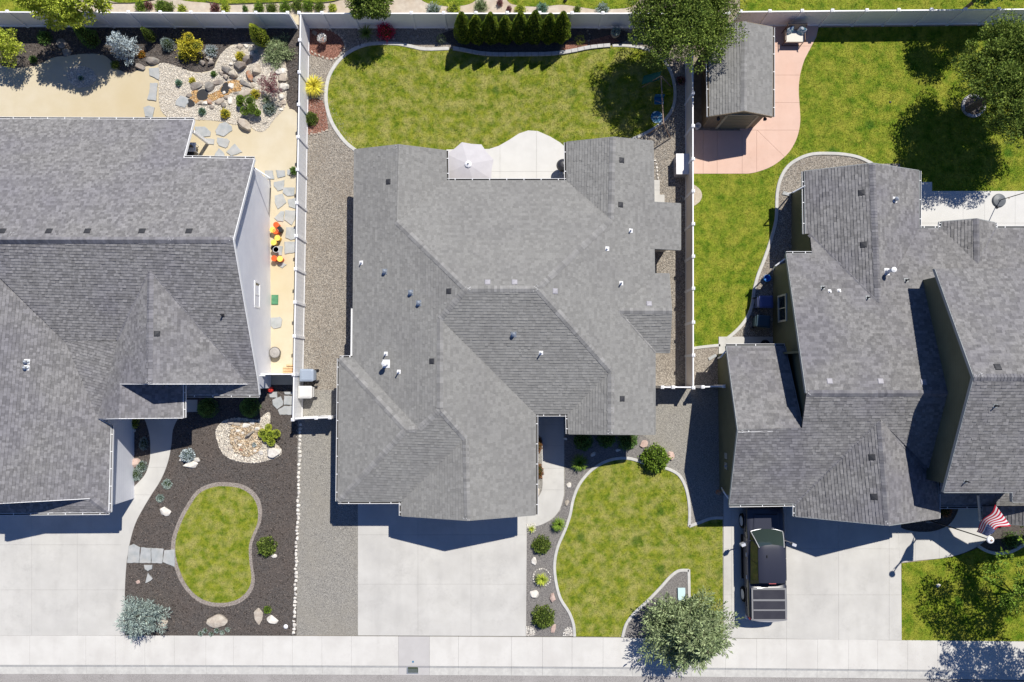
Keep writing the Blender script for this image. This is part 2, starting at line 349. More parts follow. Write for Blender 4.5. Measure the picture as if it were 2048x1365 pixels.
def tabs(F, expo, wmin, wmax, out, thick=(.010, .026)):
    V, Q, MI = out
    for f in F:
        a, b, c = f['c']; n = Vector((-a, -b, 1)).normalized(); h = Vector((0, 0, 1)).cross(n).normalized(); sdir = n.cross(h)
        if sdir.z < 0: sdir = -sdir
        o = f['pts'][0]; poly = [((p - o).dot(h), (p - o).dot(sdir)) for p in f['pts']]
        o = o - n * ((o - Vector((o.x, o.y, a * o.x + b * o.y + c))).dot(n))
        a0 = min(p[0] for p in poly); a1 = max(p[0] for p in poly); b0 = min(p[1] for p in poly); b1 = max(p[1] for p in poly)
        rb = b0 - .02
        while rb < b1:
            x = a0 - random.random() * wmax; thb = 0
            # inner span test for this course
            while x < a1:
                wd = random.uniform(wmin, wmax); q = [(x, rb), (x + wd, rb), (x + wd, rb + expo), (x, rb + expo)]; x += wd
                ins = [inpoly(p[0], p[1], poly) for p in q]
                if not all(ins):
                    if not any(ins) and not any(q[0][0] - .01 <= p[0] <= q[1][0] + .01 and rb <= p[1] <= rb + expo for p in poly):
                        m = ((q[0][0] + q[1][0]) / 2, rb + expo / 2)
                        if not inpoly(m[0], m[1], poly): continue
                    r = [tuple(p) for p in poly]
                    for ax, val, kg in ((0, q[0][0], True), (0, q[1][0], False), (1, rb, True), (1, rb + expo, False)):
                        r = clip(r, ax, val, kg)
                        if len(r) < 3: break
                    if len(r) < 3: continue
                    q = r
                th = random.uniform(*thick) + (.007 if random.random() < .35 else 0)
                base = len(V)
                for p in q:
                    k = 1 - (p[1] - rb) / expo
                    V.append(o + h * p[0] + sdir * p[1] + n * (.004 + th * k))
                Q.append(tuple(range(base, base + len(q)))); MI.append(0)
                low = sorted([i for i in range(len(q)) if abs(q[i][1] - rb) < 1e-5], key=lambda i: q[i][0])
                if len(low) >= 2:
                    i, j = low[0], low[-1]; b2 = len(V)
                    V.append(V[base + i] - n * (th + .004)); V.append(V[base + j] - n * (th + .004))
                    Q.append((base + i, b2, b2 + 1, base + j)); MI.append(1)
            rb += expo
def build_roof(parent, rf, shm, capm, trim, gm, expo=.143, wr=(.10, .22), nogut=(), nofascia=(), gutterw=.11):
    root = meshobj('roof', [], [], K['deck'], parent)
    V = []; Fs = []
    for f in rf.F:
        b = len(V); V += [Vector((p.x, p.y, f['c'][0] * p.x + f['c'][1] * p.y + f['c'][2] - .006)) for p in f['pts']]; Fs.append(tuple(range(b, b + len(f['pts']))))
        b2 = len(V); V += [p - Vector((0, 0, .1)) for p in V[b:b2]]; n = b2 - b
        Fs.append(tuple(range(b2 + n - 1, b2 - 1, -1)))
        Fs += [(b + i, b2 + i, b2 + (i + 1) % n, b + (i + 1) % n) for i in range(n)]
    root.data.from_pydata([tuple(v) for v in V], [], Fs); root.data.update()
    out = ([], [], []); tabs(rf.F, expo, wr[0], wr[1], out)
    meshobj('shingles', out[0], out[1], [shm, K['deck']], root, kind='stuff', mi=out[2])
    edges = {}
    for fi, f in enumerate(rf.F):
        px = f['px']
        for i in range(len(px)): edges.setdefault(frozenset((px[i - 1], px[i])), []).append((fi, px[i - 1], px[i]))
    caps = MB(); fas = MB(); gut = MB(); hang = MB(); ng = 0
    for e, l in edges.items():
        if len(l) == 2:
            f1, f2 = rf.F[l[0][0]], rf.F[l[1][0]]; A, B = rf.vp[l[0][1]], rf.vp[l[0][2]]
            if A.z > B.z: A, B = B, A          # caps are laid upwards
            d = B - A; Lh = d.length
            if Lh < .3: continue
            p = Vector((-d.y, d.x, 0)).normalized(); mid = (A + B) / 2
            zf = lambda f, q: f['c'][0] * q.x + f['c'][1] * q.y + f['c'][2]
            conv = min(zf(f1, mid + p * .3), zf(f2, mid + p * .3)) + min(zf(f1, mid - p * .3), zf(f2, mid - p * .3)) - 2 * mid.z
            mx = max(zf(f1, mid + p * .3), zf(f2, mid + p * .3)) + max(zf(f1, mid - p * .3), zf(f2, mid - p * .3)) - 2 * mid.z
            if conv > -.05: continue
            # ridge/hip: both planes drop away from it
            if not (zf(f1, mid + p * .3) < zf(f2, mid + p * .3)) == (zf(f1, mid - p * .3) > zf(f2, mid - p * .3)): continue
            cen1 = sum(f1['pts'], Vector()) / len(f1['pts']); side1 = 1 if (cen1 - mid).dot(p) > 0 else -1
            if zf(f1, mid + p * .3 * side1) > zf(f2, mid + p * .3 * side1): continue     # a valley
            n = int(Lh / .145); w = .155
            for k in range(n + 1):
                t0 = k * .145 - random.uniform(0, .01); t1 = min(t0 + .29, Lh)
                if t1 - t0 < .05: continue
                C = []
                for t, up in ((t0, .034 + random.uniform(0, .012)), (t1, .012)):
                    q = A + d * (t / Lh)
                    for s_ in (1, 0, -1):
                        r = q + p * (s_ * w); zz = min(zf(f1, r), zf(f2, r)) if s_ else q.z + .006
                        C.append(Vector((r.x, r.y, zz + up)))
                caps.add(C + [C[0] - Vector((0, 0, .03)), C[1] - Vector((0, 0, .03)), C[2] - Vector((0, 0, .03))], [(0, 1, 4, 3), (1, 2, 5, 4), (0, 6, 7, 1), (1, 7, 8, 2)])
        elif len(l) == 1:
            fi, a, b = l[0]
            if e in nofascia: continue
            A, B = rf.vp[a], rf.vp[b]; d = B - A; Lh = d.length
            if Lh < .15: continue
            o = Vector((d.y, -d.x, 0)).normalized()
            up = Vector((0, 0, .012)); dn = Vector((0, 0, -.17))
            vs = [A + up, B + up, B + dn, A + dn]; vs += [q + o * .03 for q in vs]
            fas.add(vs, [(0, 1, 5, 4), (4, 5, 6, 7), (3, 7, 6, 2), (0, 4, 7, 3), (1, 2, 6, 5)])
            flat = abs(d.z) < .12 * Lh
            if flat and e not in nogut:
                gut = MB()
                g = o * gutterw; o3 = o * .032; z1 = Vector((0, 0, -.015)); z2 = Vector((0, 0, -.12)); lip = .016
                # floor, outer wall with thickness
                q = [A + o3 + z2, B + o3 + z2, B + g + z2, A + g + z2]
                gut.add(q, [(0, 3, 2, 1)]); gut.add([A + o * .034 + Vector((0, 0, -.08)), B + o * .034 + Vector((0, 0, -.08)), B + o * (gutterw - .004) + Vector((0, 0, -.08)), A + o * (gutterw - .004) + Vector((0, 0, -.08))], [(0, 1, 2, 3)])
                q = [A + g + z2, B + g + z2, B + g + z1, A + g + z1]; q += [r + o * lip for r in q]
                gut.add(q, [(4, 5, 6, 7), (3, 2, 1, 0), (3, 7, 6, 2), (0, 1, 5, 4), (0, 4, 7, 3), (1, 2, 6, 5)])
                for E, sg in ((A, -1), (B, 1)):
                    q = [E + o3 + z2, E + g + z2, E + g + z1, E + o3 + z1]; gut.add(q, [(0, 1, 2, 3)])
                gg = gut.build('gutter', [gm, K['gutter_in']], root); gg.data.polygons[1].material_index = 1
                nh = max(2, int(Lh / .85)); dd = d.normalized()
                for k in range(nh):
                    c = A + d * ((k + .5) / nh) + o * (gutterw * .55) + Vector((0, 0, -.02))
                    hang.box(c, (.035, gutterw * .85, .012), math.atan2(o.y, o.x) - math.pi / 2)
    if caps.f: caps.build('ridge_cap', capm, root, kind='stuff')
    if fas.f: fas.build('fascia', trim, root)
    if hang.f: hang.build('gutter_hanger', gm, root, kind='stuff')
    return root
def inset(poly, d):
    poly = ccw([(p[0], p[1]) for p in poly]); n = len(poly); out = []
    for i in range(n):
        p0, p1, p2 = Vector(poly[i - 1]), Vector(poly[i]), Vector(poly[(i + 1) % n])
        e1 = (p1 - p0).normalized(); e2 = (p2 - p1).normalized(); n1 = Vector((-e1.y, e1.x)); n2 = Vector((-e2.y, e2.x))
        den = 1 + n1.dot(n2)
        out.append(tuple(p1 + (n1 + n2) * (d / den) if den > .1 else p1 + n1 * d))
    return out
def walls(parent, rf, outline, m, ins=.35, ez=None):
    poly = inset([P(*q) for q in outline], ins)
    for i in range(len(poly)):
        a = Vector(poly[i]); b = Vector(poly[(i + 1) % len(poly)]); L = (b - a).length
        if L < .1: continue
        e = (b - a) / L; o = Vector((e.y, -e.x)); n = max(1, int(L / .2)); mb = MB(); vs = []
        for k in range(n + 1):
            q = a + e * (L * k / n); qq = q - o * .0
            zz = rf.z(qq.x, qq.y); zz = (zz - .11) if zz is not None else (ez or rf.ez)
            for off in (0, -.1):
                vs += [Vector((q.x + o.x * off, q.y + o.y * off, -.05)), Vector((q.x + o.x * off, q.y + o.y * off, zz))]
        fs = []
        for k in range(n):
            c = 4 * k; fs += [(c, c + 4, c + 5, c + 1), (c + 2, c + 3, c + 7, c + 6), (c + 1, c + 5, c + 7, c + 3)]
        fs += [(0, 1, 3, 2), (4 * n, 4 * n + 2, 4 * n + 3, 4 * n + 1)]
        meshobj('wall', vs, fs, m, parent)
def boxvent(parent, rf, u, v, m, s=.27, label=None):
    h = rf.at(u, v)
    if not h: return
    p, f = h; n = Vector((-f['c'][0], -f['c'][1], 1)).normalized(); hx = Vector((0, 0, 1)).cross(n).normalized(); sy = n.cross(hx)
    if sy.z < 0: sy = -sy
    mb = MB(); p = p - n * .1
    def ring(w, l, z, off=0): return [p + hx * (a * w) + sy * (b * l + off) + n * z for a, b in ((-1, -1), (1, -1), (1, 1), (-1, 1))]
    vs = ring(s * .62, s * .8, .016, .02) + ring(s * .42, s * .42, .016) + ring(s * .45, s * .45, .11) + ring(s * .5, s * .5, .10) + ring(s * .5, s * .5, .125) + ring(s * .4, s * .4, .15) + ring(s * .06, s * .06, .165)
    fs = []
    for k in range(6):
        for i in range(4): j = (i + 1) % 4; fs.append((4 * k + i, 4 * k + j, 4 * k + 4 + j, 4 * k + 4 + i))
    fs.append((24, 25, 26, 27)); mb.add(vs, fs)
    o = mb.build('roof_vent', m, parent)
    if label: o['label'] = label
def pipevent(parent, rf, u, v, mp, mf, h=.3, r=.035, fl=.1, cap=None):
    hh = rf.at(u, v)
    if not hh: return
    p, f = hh; n = Vector((-f['c'][0], -f['c'][1], 1)).normalized(); hx = Vector((0, 0, 1)).cross(n).normalized(); sy = n.cross(hx)
    mb = MB(); q = [p + hx * (a * fl) + sy * (b * fl) + n * z for z in (.012, .03) for a, b in ((-1, -1), (1, -1), (1, 1), (-1, 1))]
    mb.add(q, [(4, 5, 6, 7), (0, 1, 5, 4), (1, 2, 6, 5), (2, 3, 7, 6), (3, 0, 4, 7)])
    o = mb.build('vent_flashing', mf, parent)
    k = MB(); k.tube(p, p + Vector((0, 0, h * .35)), r * 2.0, r * 1.2, 12); k.tube(p, p + Vector((0, 0, h)), r, r, 12)
    if cap: k.lathe(p + Vector((0, 0, h)), [(r, 0), (cap, .02), (cap, .1), (cap * .3, .15), (.01, .16)], 14)
    k.build('vent_pipe', mp, o, smooth=False)
H1 = empty('house', (0, 0, 0), 0, 'middle grey-shingled house with a wide hipped roof between the two side fences', 'house')
EZ = 3.0; p_ = .4
F1 = [(('W', 707, 500, EZ, p_), [(709, 300), (797, 290), (793, 443), (932, 578), (880, 638), (880, 820), (838, 858), (706, 716)]),
 (('N', 692, 717, EZ, p_), [(706, 716), (838, 858), (812, 860), (679, 717)]),
 (('W', 678, 850, EZ, p_), [(679, 717), (812, 860), (676, 1003)]),
 (('S', 740, 1003, EZ, p_), [(676, 1003), (812, 860), (838, 858), (880, 820), (931, 878), (803, 1003)]),
 (('W', 802, 1018, EZ, p_), [(803, 1003), (931, 878), (935, 1041), (803, 1032)]),
 (('E', 1071, 940, EZ, p_), [(1071, 1030), (935, 1041), (931, 878), (880, 820), (880, 638), (1071, 828)]),
 (('S', 1105, 828, EZ, p_), [(932, 578), (1075, 578), (1222, 743), (1136, 828), (1071, 828), (880, 638)]),
 (('E', 1309, 600, EZ, p_), [(1226, 275), (1306, 283), (1308, 405), (1361, 408), (1361, 500), (1308, 497), (1309, 548), (1237, 622), (1310, 705), (1310, 869), (1222, 869), (1222, 743), (1075, 578), (1222, 440)]),
 (('W', 1133, 320, EZ, p_), [(1133, 285), (1226, 275), (1222, 440), (1134, 362)]),
 (('W', 1137, 850, EZ, p_), [(1136, 828), (1222, 743), (1222, 869), (1137, 868)]),
 (('N', 1000, 362, EZ, p_), [(893, 362), (1134, 362), (1222, 440), (1075, 578), (932, 578), (793, 443)]),
 (('E', 893, 330, EZ, p_), [(797, 290), (892, 302), (893, 362), (793, 443)]),
 (('N', 1325, 548, 2.95, p_), [(1237, 622), (1309, 548), (1338, 548), (1343, 622)]),
 (('S', 1325, 705, 2.95, p_), [(1237, 622), (1343, 622), (1339, 706), (1310, 705)])]
R1 = Roof(F1, 2.85)
fz = frozenset
build_roof(H1, R1, K['shingle_main'], K['cap_main'], K['trim_dark'], K['trim_white'],
    nogut={fz(((706, 716), (709, 300))), fz(((1308, 405), (1361, 408))), fz(((1361, 408), (1361, 500))), fz(((1308, 497), (1361, 500))), fz(((1308, 405), (1306, 283))), fz(((1308, 497), (1309, 548))), fz(((1310, 705), (1310, 869))), fz(((1309, 548), (1338, 548))), fz(((1339, 706), (1310, 705))), fz(((1310, 869), (1222, 869))), fz(((1222, 869), (1137, 868))), fz(((797, 290), (892, 302)))},
    nofascia=set())
walls(H1, R1, [(709, 300, 3), (893, 302, 3), (893, 362, 3), (1134, 362, 3), (1133, 285, 3), (1306, 285, 3), (1309, 869, 3), (1137, 868, 3), (1136, 828, 3), (1071, 828, 3), (1071, 1032, 3), (803, 1032, 3), (803, 1003, 3), (676, 1003, 3), (679, 717, 3), (706, 716, 3)], K['siding_tan'], .4)
walls(H1, R1, [(1290, 409, 2.5), (1361, 409, 2.5), (1361, 499, 2.5), (1290, 498, 2.5)], K['siding_tan'], .3, 2.4)
walls(H1, R1, [(1290, 552, 2.95), (1338, 552, 2.95), (1340, 703, 2.95), (1290, 703, 2.95)], K['siding_tan'], .12)
gp = MB(); a = raypl(706, 617, F1[0][0]); b = R1.vp[(706, 716)]
for dx, z0, z1 in ((-.11, -.12, -.015), (-.03, -.12, -.11)):
    gp.box(((a.x + b.x) / 2 + dx, (a.y + b.y) / 2, EZ + (z0 + z1) / 2), (.016 if dx < -.05 else .16, abs(a.y - b.y), abs(z1 - z0)))
gp.build('gutter', K['trim_white'], H1)
for u, v in ((777, 364), (898, 583), (864, 723), (1243, 321), (1241, 410), (1244, 798)): boxvent(H1, R1, u, v, K['vent_dark'])
for u, v in ((975, 565), (1029, 565), (1110, 583), (1298, 608)): boxvent(H1, R1, u, v, K['vent_light'], label='pale box vent on the grey roof')
for u, v, h in ((723, 526, .3), (772, 708, .35), (798, 744, .45), (1214, 498, .2), (1242, 567, .4), (1261, 462, .3), (1082, 706, .42)): pipevent(H1, R1, u, v, K['white'], K['trim_white'], h)
pipevent(H1, R1, 773, 728, K['trim_white'], K['trim_white'], .55, .08, .2, .13)
for u, v in ((770, 544), (822, 586), (838, 607), (1027, 669)): pipevent(H1, R1, u, v, K['metal_grey'], K['metal_grey'], .14, .06, .14, .09)
# left neighbour
H2 = empty('house', (0, 0, 0), 0, 'left house with mottled purple-grey roof and a tall white gable wall', 'house')
F2 = [(('N', 440, 316, 3.2, .56), [(-60, 238), (387, 240), (367, 316), (508, 318), (466, 480), (-60, 480)]),
 (('S', 500, 790, 2.6, .44), [(-60, 480), (466, 480), (515, 762), (518, 790), (497, 768), (300, 540), (236, 683), (130, 683), (-60, 490)]),
 (('S', 197, 838, 2.85, .22), [(130, 683), (236, 683), (197, 838)]),
 (('W', 236, 700, 3.9, .6), [(300, 540), (236, 683), (197, 838), (238, 837), (240, 768), (297, 768)]),
 (('E', 518, 780, 2.6, .58), [(300, 540), (497, 768), (297, 768)]),
 (('E', 366, 812, 2.9, .45), [(240, 768), (366, 769), (366, 836), (238, 837)]),
 (('S', 450, 790, 2.6, .44), [(370, 790), (518, 790), (497, 768), (370, 767)]),
 (('E', 219, 930, 2.6, .45), [(-60, 490), (130, 683), (197, 838), (221, 852), (217, 1025), (180, 997), (-60, 1010)]),
 (('S', 100, 1026, 2.6, .45), [(180, 997), (217, 1025), (-60, 1027), (-60, 996)])]
R2 = Roof(F2, 2.5)
build_roof(H2, R2, K['shingle_left'], K['cap_left'], K['trim_white'], K['trim_white'], wr=(.09, .22),
    nogut={fz(((240, 768), (366, 769))), fz(((497, 768), (297, 768))), fz(((240, 768), (297, 768))), fz(((238, 837), (366, 836))), fz(((370, 767), (497, 768))), fz(((370, 790), (370, 767))), fz(((-60, 238), (-60, 480))), fz(((238, 837), (197, 838))), fz(((-60, 996), (180, 997))), fz(((-60, 1027), (-60, 996)))},
    nofascia={fz(((370, 767), (497, 768))), fz(((240, 768), (366, 769))), fz(((-60, 996), (180, 997))), fz(((-60, 1027), (-60, 996)))})
walls(H2, R2, [(-60, 316, 3.2), (508, 316, 3.2), (519, 790, 2.6), (352, 790, 2.6), (225, 790, 2.6), (225, 1027, 2.6), (-60, 1027, 2.6)], K['siding_white'], .3)
walls(H2, R2, [(243, 700, 3), (500, 700, 3), (500, 768, 3), (243, 768, 3)], K['siding_white'], .3)
for u, v in ((5, 463), (98, 463), (175, 463), (284, 463), (378, 463)): boxvent(H2, R2, u, v, K['vent_dark'], .3)
boxvent(H2, R2, 314, 668, K['vent_dark'], .27)
for u, v in ((54, 724), (53, 736)): pipevent(H2, R2, u, v, K['metal_grey'], K['trim_white'], .12, .06, .12, .08)
pipevent(H2, R2, 446, 631, K['metal_dark'], K['metal_dark'], .3, .04, .08)
# right neighbour
H3 = empty('house', (0, 0, 0), 0, 'right olive-walled house with stepped grey roofs behind the parked pickup', 'house')
F3 = [(('S', 1520, 1010, 2.7, .433), [(1459, 1010), (1476, 860), (1604, 856), (1613, 787), (2110, 787), (2110, 1013), (1876, 1013), (1876, 957), (1760, 840), (1591, 1008)]),
 (('N', 1500, 693, 2.6, .437), [(1453, 693), (1570, 693), (1606, 856.5), (1476, 860)]),
 (('N', 1600, 508, 2.85, .33), [(1573, 508), (1624, 508), (1620, 468), (1757, 605), (1838, 457), (1882, 457), (1955, 530), (1991, 457), (2110, 457), (2110, 787), (1613, 787)]),
 (('N', 1900, 538, 4.9, .53), [(1870, 538), (1948, 755), (2110, 755), (2110, 538)]),
 (('S', 1950, 985, 5.2, .448), [(1948, 755), (2110, 755), (2110, 1004), (2025, 1004), (2025, 985), (1888, 985)]),
 (('W', 1609, 420, 2.45, .43), [(1609, 343), (1745, 327), (1757, 605), (1620, 468), (1611, 468)]),
 (('E', 1838, 400, 2.45, .43), [(1745, 327), (1838, 342), (1838, 457), (1757, 605)]),
 (('W', 1884, 450, 2.4, .43), [(1884, 444), (1953, 438), (1955, 530), (1882, 457)]),
 (('E', 1990, 450, 2.4, .43), [(1953, 438), (1990, 446), (1991, 457), (1955, 530)]),
 (('W', 1966, 1035, 2.7, .48), [(1966, 1013), (2156, 1013), (2156, 1059), (1966, 1044)]),
 (('E', 2336, 1035, 2.7, .48), [(2156, 1013), (2336, 1013), (2336, 1044), (2156, 1059)]),
 (('W', 1591, 1020, 2.7, .5), [(1591, 1008), (1760, 840), (1777, 1051), (1591, 1033)]),
 (('E', 1876, 1030, 2.8, .5), [(1760, 840), (1876, 957), (1876, 1037), (1777, 1051)])]
R3 = Roof(F3, 2.6)
build_roof(H3, R3, K['shingle_right'], K['cap_right'], K['trim_grey'], K['trim_white'], expo=.15, wr=(.12, .27),
    nogut={fz(((1570, 693), (1606, 856.5))), fz(((1604, 856), (1476, 860))), fz(((1624, 508), (1620, 468))), fz(((1870, 538), (2110, 538))), fz(((1876, 957), (1876, 1013))), fz(((2110, 787), (2110, 1013))), fz(((2110, 1004), (2025, 1004))), fz(((2025, 985), (1888, 985))), fz(((2025, 1004), (2025, 985)))},
    nofascia={fz(((1624, 508), (1620, 468))), fz(((1620, 468), (1611, 468))), fz(((1966, 1013), (2156, 1013))), fz(((1870, 538), (2110, 538))), fz(((1604, 856), (1476, 860))), fz(((1604, 856), (1613, 787)))})
fe = fz(((1604, 856), (1613, 787)))
walls(H3, R3, [(1453, 693, 2.6), (1640, 693, 2.6), (1640, 1010, 2.7), (1459, 1010, 2.7)], K['siding_olive'], .3)
walls(H3, R3, [(1573, 508, 2.7), (2110, 508, 2.7), (2110, 1004, 2.7), (1880, 1004, 2.7), (1876, 1033, 2.7), (1591, 1033, 2.7), (1591, 1008, 2.7), (1573, 1008, 2.7)], K['siding_olive'], .3)
walls(H3, R3, [(1609, 343, 2.7), (1838, 343, 2.7), (1838, 457, 2.7), (2110, 457, 2.7), (2110, 560, 2.7), (1609, 560, 2.7)], K['siding_olive'], .4)
walls(H3, R3, [(1870, 538, 4.9), (2110, 538, 4.9), (2110, 985, 5.2), (1888, 985, 5.2)], K['siding_olive'], .32, 4.8)
for u, v in ((1723, 386), (1727, 490), (1744, 915), (1748, 994)): boxvent(H3, R3, u, v, K['vent_dark'], .3)
boxvent(H3, R3, 1995, 735, K['vent_dark'], .3)
for u, v in ((1659, 763), (1761, 763), (1847, 765)): boxvent(H3, R3, u, v, K['vent_light'], .27, 'pale box vent along the ridge')
for u, v, h in ((1645, 576, .28), (1735, 596, .28), (1990, 812, .3), (1931, 963, .3), (1812, 561, .3)): pipevent(H3, R3, u, v, K['metal_dark'], K['trim_grey'], h, .035, .1)
for u, v in ((1659, 583), (1678, 582)): pipevent(H3, R3, u, v, K['trim_white'], K['trim_white'], .1, .05, .08)
pipevent(H3, R3, 1773, 544, K['trim_white'], K['trim_white'], .6, .08, .17, .13)
pipevent(H3, R3, 1789, 400, K['metal_grey'], K['trim_white'], .16, .07, .14, .1)
# small fake debris of sealant at ridge ends
for Hh, Rr, l in ((H1, R1, ((935, 577), (1072, 577), (934, 1036), (1222, 866), (797, 293))), (H2, R2, ((462, 478), (296, 765), (24, 470), (340, 478))), (H3, R3, ((1951, 757), (1775, 1047), (1616, 785), (1482, 862), (1963, 752)))):
    m = MB()
    for u, v in l:
        for k in range(7):
            h = Rr.at(u + random.uniform(-6, 6), v + random.uniform(-5, 5))
            if h: m.tube(h[0] + Vector((0, 0, .03)), h[0] + Vector((random.uniform(-.08, .08), random.uniform(-.08, .08), .05)), .008, .006, 4)
    m.build('sealant_bead', K['trim_white'], Hh, kind='stuff')
def window(parent, c, nx, w, h, mat_f, mat_g, bars=1):
    """double-hung window on a wall facing +/-x (nx) or +/-y"""
    o = empty('window', c); o.parent = parent
    n = Vector((nx[0], nx[1], 0)); t = Vector((-n.y, n.x, 0)); rz = math.atan2(n.y, n.x) - math.pi / 2
    f = MB()
    for s_ in (-1, 1): f.box(t * (s_ * (w / 2 + .04)) + n * .03, (.09, .07, h + .17), rz)
    for z in (-h / 2 - .04, h / 2 + .04): f.box(Vector((0, 0, z)) + n * .03, (w, .07, .09), rz)
    f.box(n * .028, (.05, .05, h), rz)
    f.build('window_frame', mat_f, o)
    for z in (-w / 4 - .0125, w / 4 + .0125):
        g = MB(); g.box(t * z + n * .012, (w / 2 - .025, .012, h), rz); g.build('pane', mat_g, o)
    return o
# ---------------------------------------------------------------- ground, paving, lawns
def GP(px, z=0): return [P(u, v, z) for u, v in px]
def sheet(name, px, z, m, kind='structure', thick=.05, parent=None):
    mb = MB(); mb.prism([(p.x, p.y) for p in GP(px)], z - thick, z); return mb.build(name, m, parent, kind)
def slabs(name, px, us, vs, m, top=.02, thick=.12, gap=.13, polys=None, kind='structure', odd=None):
    root = empty(name, (0, 0, 0), kind=kind)
    us = [-500] + list(us) + [3000]; vs = [-500] + list(vs) + [3000]
    for i in range(len(us) - 1):
        for j in range(len(vs) - 1):
            q = [tuple(p) for p in px]
            for ax, val, kg in ((0, us[i] + gap, True), (0, us[i + 1] - gap, False), (1, vs[j] + gap, True), (1, vs[j + 1] - gap, False)):
                q = clip(q, ax, val, kg)
                if len(q) < 3: break
            if len(q) < 3: continue
            w = [P(*p) for p in q]
            ar = abs(sum(w[k - 1].x * w[k].y - w[k].x * w[k - 1].y for k in range(len(w)))) / 2
            if ar < .03: continue
            mb = MB(); mb.prism([(p.x, p.y) for p in w], top - thick, top)
            mm = m
            if odd and odd[0](sum(p[0] for p in q) / len(q), sum(p[1] for p in q) / len(q)): mm = odd[1]
            mb.build('slab', mm, root)
    return root
def ribbon(name, px, w, h, m, closed=False, base=-.03, smooth=5, parent=None, kind='structure', curve=True):
    c = crom(px, closed, smooth) if curve else px
    pts = [P(*p) for p in c]; n = len(pts); L = []
    for i in range(n):
        a = pts[i - 1] if (i or closed) else pts[i]; b = pts[(i + 1) % n] if (i < n - 1 or closed) else pts[i]
        d = (b - a).normalized(); s = Vector((-d.y, d.x, 0)); L.append((pts[i] + s * w / 2, pts[i] - s * w / 2, s))
    vs = []
    for a, b, s in L:
        vs += [a + Vector((0, 0, base)), a + Vector((0, 0, h - .02)), a - s * .02 + Vector((0, 0, h)), b + s * .02 + Vector((0, 0, h)), b + Vector((0, 0, h - .02)), b + Vector((0, 0, base))]
    fs = []
    m_ = n if closed else n - 1
    for i in range(m_):
        j = (i + 1) % n
        for k in range(5): fs.append((6 * i + k, 6 * i + k + 1, 6 * j + k + 1, 6 * j + k))
    if not closed: fs += [tuple(range(5, -1, -1)), tuple(range(6 * (n - 1), 6 * n))]
    return meshobj(name, vs, fs, m, parent, kind)
def lawn(name, px, z=.012, dens=900, mg='grass', mb_='blade', bl=.04, holes=()):
    sheet(name, px, z, K[mg], 'structure')
    poly = [(p.x, p.y) for p in GP(px)]
    X, Y = sample(poly, dens); keep = np.ones(len(X), bool)
    for hpx in holes: keep &= ~inpoly_np(X, Y, [(p.x, p.y) for p in GP(hpx)])
    X, Y = X[keep], Y[keep]; n = len(X)
    base = np.stack([X, Y, np.full(n, z)], 1)
    d = unit(np.stack([rng.normal(0, .8, n), rng.normal(0, .8, n), np.full(n, 1.)], 1)); s = unit(np.cross(d, rng.normal(size=(n, 3))))
    L = bl * rng.uniform(.6, 1.4, (n, 1)); W = .013
    V = np.stack([base + s * W, base - s * W, base + d * L], 1).reshape(-1, 3)
    npmesh('grass', V, np.arange(3 * n).reshape(n, 3), K[mb_], None, 'stuff')['label'] = 'short grass blades covering the lawn'
def pebbles(name, px, dens, size, m, z=0, flat=.6, parent=None, label=None, holes=()):
    X, Y = sample([(p.x, p.y) for p in GP(px)], dens); keep = np.ones(len(X), bool)
    for hpx in holes: keep &= ~inpoly_np(X, Y, [(p.x, p.y) for p in GP(hpx)])
    X, Y = X[keep], Y[keep]; n = len(X)
    if n == 0: return
    o = np.array([(1, 0, 0), (.4, .9, 0), (-.8, .6, 0), (-.9, -.5, 0), (.1, -1, 0), (.1, .1, 1), (.0, 0, -.6)], float)
    f = [(i, (i + 1) % 5, 5) for i in range(5)] + [((i + 1) % 5, i, 6) for i in range(5)]
    sz = size * rng.uniform(.5, 1.4, (n, 1, 1)); a = rng.uniform(0, 6.28, n); ca, sa = np.cos(a), np.sin(a)
    T = o[None] * sz * rng.uniform(.7, 1.3, (n, 1, 3)); T[:, :, 2] *= flat
    x = T[:, :, 0] * ca[:, None] - T[:, :, 1] * sa[:, None] + X[:, None]; y = T[:, :, 0] * sa[:, None] + T[:, :, 1] * ca[:, None] + Y[:, None]
    V = np.stack([x, y, T[:, :, 2] + z], 2).reshape(-1, 3)
    F = (np.array(f)[None] + 7 * np.arange(n)[:, None, None]).reshape(-1, 3)
    o = npmesh(name, V, F, m, parent, 'stuff')
    if label: o['label'] = label
def tv(u): return 1271 + (u / 2048) ** 2 * 12 if u > 0 else 1271
g = MB(); g.box((0, 0, -.2), (400, 400, .1)); g.build('ground', K['dirt'], None, 'structure')
sheet('yard_soil', [(-120, -260), (2180, -260), (2180, 1283), (1560, 1276), (900, 1272), (-120, 1271)], -.002, K['soil'], thick=.15)
